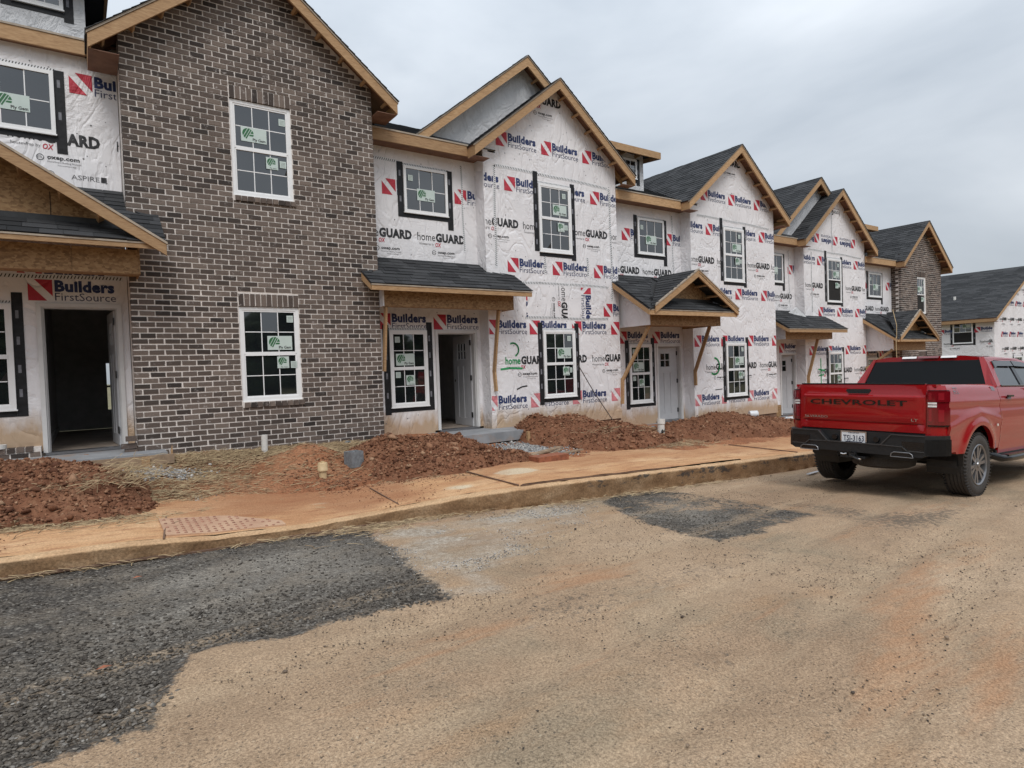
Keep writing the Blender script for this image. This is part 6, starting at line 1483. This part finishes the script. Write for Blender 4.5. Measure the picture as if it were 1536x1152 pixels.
# bumper
m = MB(); o2 = [(-.86, .845), (-.47, .845), (-.34, .70), (.34, .70), (.47, .845), (.86, .845), (.86, .60), (.82, .575), (-.82, .575), (-.86, .60)]
m.prism([(-.155, y, z) for y, z in o2], (.14, 0, 0)); BP = obj('bumper', m, 'trim_black', TR)
m = MB(); m.box(-.09, -.02, -.47, .47, .66, .85); obj('plate_recess', m, 'trim_black', BP)
for s in (-1, 1):
    m = MB(); 
    for z0, z1, o in ((.60, .80, 0), (.80, .845, -.012)): m.prism([(-.155 - o * .3, s * .858, z0), (-.10, s * (.915 + o), z0), (-.03, s * (.965 + o), z0), (.06, s * (1.008 + o), z0), (.15, s * (1.03 + o), z0), (.15, s * .93, z0), (-.02, s * .858, z0)], (0, 0, z1 - z0)); obj('bumper_end', m, 'trim_black', BP)
    m = MB(); m.bar((-.158, s * .86, .842), (-.158, s * .475, .842), .02, .014); m.bar((-.16, s * .475, .842), (-.16, s * .345, .70), .016, .014); m.bar((-.16, s * .60, .695), (-.16, s * .345, .702), .014, .012); obj('bumper_highlight', m, 'visor', BP)  # lighter bars along the bumper edges, standing in for highlights
    m = MB(); m.box(-.16, -.12, *(sorted((s * .60, s * .85))), .65, .765); obj('bumper_step', m, 'gloss_black', BP)
    m = MB(); m.bar((-.165, s * .85, .648), (-.165, s * .66, .648), .014, .012); m.bar((-.165, s * .66, .648), (-.165, s * .60, .70), .014, .012); obj('step_lip', m, 'visor', BP)
    m = MB(); c = s * .60; pts = [(-.17, c - .13, .565), (-.17, c - .12, .605), (-.17, c - .09, .625), (-.17, c + .09, .625), (-.17, c + .12, .605), (-.17, c + .13, .565)]; m.tube(pts, .007, 8); m.tube([pts[0], pts[-1]], .005, 6); ex = obj('exhaust_tip', m, 'alloy', BP, smooth=50)
    m = MB(); m.prism([(-.166, c - .12, .568), (-.166, c - .10, .618), (-.166, c + .10, .618), (-.166, c + .12, .568)], (.01, 0, 0)); obj('exhaust_mouth', m, 'gloss_black', ex)
m = MB(); m.bar((-.158, .34, .702), (-.158, -.34, .702), .016, .014); obj('bumper_highlight', m, 'visor', BP)
# licence plate
m = MB(); m.box(-.107, -.10, -.135, .175, .685, .838); LP = obj('number_plate', m, 'plate_white', BP)
pr = Print2D(); pr.text('TSJ-3163', 0, 0, .27, .075, 0, bold=.015).text('VIRGINIA', .06, .098, .15, .020, 0, bold=.01).rect(.03, .25, -.022, -.008, 0); stamp(pr, -.155, .722, lambda u, v: (-.1085, -u, v), LP, ['plate_ink'], name='lettering')
m = MB(); m.box(-.112, -.098, -.15, .19, .838, .852); m.box(-.112, -.098, -.15, .19, .672, .685); m.box(-.112, -.098, -.15, -.135, .685, .838); m.box(-.112, -.098, .175, .19, .685, .838); obj('plate_frame', m, 'chrome', LP)
for y in (.27, -.27):
    m = MB(); m.lathe([(.001, 0), (.035, 0), (.04, .012), (.04, .03)], (-.12, y, .76), (1, 0, 0), 14); obj('bumper_plug', m, 'gloss_black', BP, smooth=40)
m = MB(); m.box(-.19, .3, -.04, .04, .50, .57); m.lathe([(.05, 0), (.05, .12)], (-.19, 0, .535), (1, 0, 0), 10); m.tube([(-.20, .02, .53), (-.26, -.06, .52), (-.24, -.13, .49), (-.18, -.12, .44)], .016, 7); m.box(-.18, .0, -.16, .16, .50, .53); m.lathe([(.022, 0), (.022, .03)], (-.2, .17, .55), (1, 0, 0), 8); obj('tow_hitch', m, 'trim_black', TR)
m = MB(); m.tube([(-.20, .14, .55), (-.205, .10, .545), (-.205, .06, .555)], .010, 7); m.tube([(-.24, -.10, .50), (-.25, -.14, .50)], .012, 6); obj('hitch_pin', m, 'chrome', TR, smooth=50)
m = MB(); m.box(.05, 5.2, -.62, .62, .50, .80); m.box(1.0, 5.2, -.80, .80, .50, .62); m.box(.0, .08, -.80, .80, .60, .86); UB = obj('chassis', m, 'trim_black', TR)
m = MB(); m.lathe([(.05, .36), (.30, .36), (.37, .39), (.39, .46), (.37, .53), (.05, .56)], (.42, -.12, 0), (0, 0, 1), 24); obj('spare_tyre', m, 'tyre', UB, smooth=40)
m = MB(); m.tube([(1.08, -.75, .42), (1.08, .75, .42)], .055, 10); m.lathe([(.04, -.14), (.15, -.08), (.17, 0), (.15, .08), (.04, .14)], (1.08, .05, .42), (0, 1, 0), 14); obj('rear_axle', m, 'trim_black', UB, smooth=40)
# wheels
def wheel(x, s):
    cz, R, w = .418, .418, .285; yc = s * .865; g = [(-w / 2 + .012, .27), (-w / 2, .30), (-w / 2 - .004, .345), (-w / 2 + .008, .385), (-w / 2 + .03, R - .012)]
    tread = []
    for k in range(5):
        a = -w / 2 + .035 + k * (w - .07) / 5; b = a + (w - .07) / 5 - .010; tread += [(a, R), (b, R), (b + .002, R - .011), (b + .008, R - .011)]
    pf = g + tread + [(-p, r) for p, r in reversed(g)]
    m = MB(); m.lathe([(r, p) for p, r in pf], (x, yc, cz), (0, 1, 0), 48); W_ = obj('wheel', m, 'tyre', TR, smooth=35)
    m = MB()      # shoulder lugs
    for k in range(56):
        t = 2 * math.pi * k / 56
        for e in (-1, 1):
            m.bar((x + (R - .022) * math.cos(t), yc + e * (w / 2 - .004), cz + (R - .022) * math.sin(t)), (x + (R + .002) * math.cos(t), yc + e * (w / 2 - .032), cz + (R + .002) * math.sin(t)), .024, .012, up=(-math.sin(t), 0, math.cos(t)))
    obj('tread_lug', m, 'tyre', W_, kind='stuff')
    yo = yc + s * (w / 2 - .012)
    m = MB(); m.lathe([(.268, -.02), (.272, .006), (.262, .012), (.245, .0), (.24, -.10)], (x, yo, cz), (0, s, 0), 40); obj('rim', m, 'alloy', W_, smooth=35)
    m = MB(); m.lathe([(.001, -.10), (.24, -.10)], (x, yo, cz), (0, s, 0), 30); m.lathe([(.245, -.16), (.245, -.02)], (x, yo, cz), (0, s, 0), 30); obj('brake_disc', m, 'alloy_dark', W_)
    for k in range(6):
        t = 2 * math.pi * k / 6 + .3
        for dt, mm in ((-.17, 'alloy'), (.17, 'alloy')):
            a0, a1 = t + dt * .8, t + dt * 1.15; m = MB()
            p0 = Vector((x + .055 * math.cos(a0), yo - s * .012, cz + .055 * math.sin(a0))); p1 = Vector((x + .258 * math.cos(a1), yo - s * .004, cz + .258 * math.sin(a1)))
            n_ = Vector((-math.sin(t), 0, math.cos(t))); q = [p0 - n_ * .016, p1 - n_ * .024, p1 + n_ * .024, p0 + n_ * .016]; m.prism(q, (0, -s * .035, 0)); obj('spoke', m, mm, W_)
        m = MB(); p0 = Vector((x + .09 * math.cos(t), yo - s * .034, cz + .09 * math.sin(t))); p1 = Vector((x + .25 * math.cos(t), yo - s * .03, cz + .25 * math.sin(t))); m.prism([p0 - n_ * .012, p1 - n_ * .02, p1 + n_ * .02, p0 + n_ * .012], (0, -s * .02, 0)); obj('spoke_web', m, 'alloy_dark', W_)
    m = MB(); m.lathe([(.001, .012), (.035, .010), (.042, -.002), (.085, -.008), (.09, -.03)], (x, yo, cz), (0, s, 0), 24); obj('hub_cap', m, 'alloy', W_, smooth=35)
for a in AX:
    for s in (-1, 1): wheel(a, s)
for s in (-1, 1):
    for a in AX:
        m = MB(); x = a - .47; m.prism([(x - .02, s * .70, .64), (x - .02, s * 1.0, .64), (x + .0, s * .99, .43), (x + .0, s * .72, .43)], (.012, 0, 0)); obj('mud_flap', m, 'black_plastic', TR)
    m = MB(); m.tube([(1.72, s * .90, .50), (1.80, s * 1.02, .455), (2.0, s * 1.045, .45), (4.0, s * 1.045, .45), (4.15, s * .95, .50)], .05, 10); m.box(1.9, 3.95, *(sorted((s * .97, s * 1.08))), .485, .505); obj('side_step', m, 'gloss_black', TR, smooth=50)
    m = MB(); m.box(1.78, 4.1, *(sorted((s * .93, s * .965))), .47, .56); obj('rocker', m, 'trim_black', TR)
# cab upper
def cy(z): return float(np.interp(z, [1.40, 1.46, 1.60, 1.78, 1.86, 1.90], [.972, .95, .895, .80, .75, .70]))
def cside(pts, s, th=.035, off=0.0):
    m = MB(); P = [(x, s * (cy(z) + off), z) for x, z in pts]; m.prism(P, (0, -s * th, 0)); return m
rp, ft = [(1.828, 1.44), (1.87, 1.50), (2.03, 1.82), (2.08, 1.875)], None
for s in (-1, 1):
    for pts in ([(1.828, 1.44), (1.855, 1.50), (1.985, 1.78), (2.025, 1.86), (2.10, 1.86), (2.16, 1.80), (2.10, 1.70), (2.02, 1.50), (2.0, 1.44)],
                [(2.02, 1.86), (2.3, 1.875), (3.3, 1.868), (3.62, 1.82), (3.56, 1.795), (3.3, 1.815), (2.3, 1.822), (2.14, 1.80)],
                [(3.62, 1.82), (4.35, 1.44), (4.22, 1.44), (3.54, 1.795)]):
        obj('pillar', cside(pts, s), 'paint_red', TR)
    obj('pillar', cside([(2.80, 1.44), (2.84, 1.82), (2.94, 1.82), (2.95, 1.44)], s, off=.002), 'gloss_black', TR)
    for pts in ([(2.03, 1.46), (2.13, 1.70), (2.19, 1.795), (2.84, 1.815), (2.80, 1.46)], [(2.95, 1.46), (2.94, 1.815), (3.30, 1.81), (3.52, 1.785), (4.15, 1.46)]):
        obj('side_window', cside(pts, s, .01, -.012), 'side_glass', TR)
    for pts in ([(2.10, 1.70), (2.16, 1.81), (2.86, 1.825), (2.855, 1.745), (2.2, 1.735)], [(2.90, 1.745), (2.92, 1.825), (3.30, 1.815), (3.56, 1.785), (3.62, 1.74), (3.3, 1.74)]):
        obj('window_visor', cside(pts, s, .012, .022), 'visor', TR)
    m = MB(); m.tube([(2.0, s * (cy(1.455) + .004), 1.455), (4.2, s * (cy(1.455) + .004), 1.452)], .010, 6); obj('window_trim', m, 'gloss_black', TR)
    for x in (2.02, 3.05):
        m = MB(); m.prism([(x, s * 1.014, 1.30), (x + .05, s * 1.02, 1.275), (x + .14, s * 1.02, 1.275), (x + .19, s * 1.014, 1.30)], (0, -s * .01, .0)); m.bar((x - .005, s * 1.030, 1.312), (x + .20, s * 1.030, 1.310), .022, .026); obj('door_handle', m, 'gloss_black', TR)
    m = MB(); m.prism([(3.95, s * 1.0, 1.42), (4.1, s * 1.0, 1.42), (4.08, s * 1.22, 1.66), (3.98, s * 1.22, 1.66), (3.95, s * 1.22, 1.46)], (-.06, 0, 0)); obj('door_mirror', m, 'gloss_black', TR)
m = MB(); nx, ny = 16, 16; V = []
for i in range(nx + 1):
    x = 1.985 + (3.66 - 1.985) * i / nx
    for j in range(ny + 1):
        t = -1 + 2 * j / ny; y = .765 * math.copysign(min(1, abs(t) ** .9), t); zc = 1.918 - .022 * ((x - 2.75) / .8) ** 2 - .035 * max(0, (x - 3.2) / .46) ** 2
        V.append((x, y, zc - .058 * abs(t) ** 5 - .012 * t * t - .006 * (abs(abs(t) - .55) < .1)))
m.add(V, [(i * (ny + 1) + j, (i + 1) * (ny + 1) + j, (i + 1) * (ny + 1) + j + 1, i * (ny + 1) + j + 1) for i in range(nx) for j in range(ny)])
m.prism([(1.985, .735, 1.862), (1.985, .5, 1.895), (1.985, -.5, 1.895), (1.985, -.735, 1.862), (1.985, -.725, 1.825), (1.985, .725, 1.825)], (.05, 0, 0))
RF = obj('roof', m, 'paint_red', TR, smooth=50)
for y0, y1 in ((.10, .30), (-.43, -.23)):
    m = MB(); m.prism([(1.945, y0, 1.868), (1.945, y1, 1.868), (1.97, y1, 1.898), (1.97, y0, 1.898)], (.02, 0, 0)); obj('cargo_lamp', m, 'lamp_clear', RF)
m = MB(); m.prism([(1.945, -.20, 1.868), (1.945, .08, 1.868), (1.97, .08, 1.898), (1.97, -.20, 1.898)], (.02, 0, 0)); obj('brake_lamp', m, 'lamp_red', RF)
m = MB(); m.prism([(1.845, .845, 1.43), (1.845, -.845, 1.43), (1.985, -.715, 1.825), (1.985, .715, 1.825)], (.012, 0, 0)); RG = obj('rear_window', m, 'tint_glass', TR)
for s in (-1, 1):
    m = MB(); m.prism([(1.838, s * .838, 1.43), (1.832, s * .968, 1.44), (1.985, s * .79, 1.80), (2.0, s * .752, 1.866), (1.98, s * .70, 1.866), (1.975, s * .712, 1.82)], (.03, 0, 0)); obj('cab_corner', m, 'paint_red', TR)
m = MB(); m.box(1.82, 1.85, -.90, .90, .80, 1.432); obj('cab_back', m, 'paint_red', TR)
m = MB(); m.box(.02, 1.82, -.78, .78, .80, .84); obj('bed_floor', m, 'trim_black', TR)
m = MB(); m.prism([(3.62, .70, 1.86), (4.40, .86, 1.44), (4.40, -.86, 1.44), (3.62, -.70, 1.86)], (.012, 0, .01)); obj('windscreen', m, 'tint_glass', TR)
m = MB(); V = []
for i in range(9):
    x = 4.38 + 1.26 * i / 8
    for j in range(9): t = -1 + 2 * j / 8; V.append((x, .93 * t, 1.44 - .06 * (i / 8) ** 2 - .05 * abs(t) ** 4 + .02 * (abs(t) < .55)))
m.add(V, [(i * 9 + j, (i + 1) * 9 + j, (i + 1) * 9 + j + 1, i * 9 + j + 1) for i in range(8) for j in range(8)]); obj('bonnet', m, 'paint_red', TR, smooth=40)
m = MB(); m.prism([(5.64, .92, 1.36), (5.64, -.92, 1.36), (5.70, -.92, .72), (5.70, .92, .72)], (.04, 0, 0)); GR = obj('grille', m, 'gloss_black', TR)
m = MB(); m.prism([(5.55, -1.0, .72), (5.55, 1.0, .72), (5.82, .86, .72), (5.82, -.86, .72)], (0, 0, -.22)); obj('front_bumper', m, 'chrome', TR)
for s in (-1, 1):
    m = MB(); m.prism([(5.60, s * .62, 1.28), (5.60, s * .97, 1.28), (5.60, s * .97, 1.14), (5.60, s * .62, 1.14)], (.12, 0, 0)); obj('headlight', m, 'lamp_clear', TR)
# decals on the bed side, fuel reflections left to the paint
pr = Print2D(); pr.text('Z71', 0, 0, .16, .055, 0, bold=.02, shear=.3).text('OFF ROAD', .0, -.028, .17, .020, 0, bold=.01); 
def bedmap(s): return lambda u, v: (u, s * (prof(v) + .004), v)
stamp(pr, .34, 1.385, bedmap(-1), TR, ['alloy'], name='decal')
m = MB(); m.prism([(1.58, -.958, 1.445), (1.70, -.958, 1.445), (1.72, -.976, 1.39), (1.60, -.976, 1.39)], (0, .004, 0)); obj('decal', m, 'alloy', TR)
m = MB(); m.lathe([(.001, .004), (.018, .003), (.02, 0)], (1.66, -1.028, .92), (0, -1, 0), 10); obj('side_marker', m, 'lamp_clear', TR)
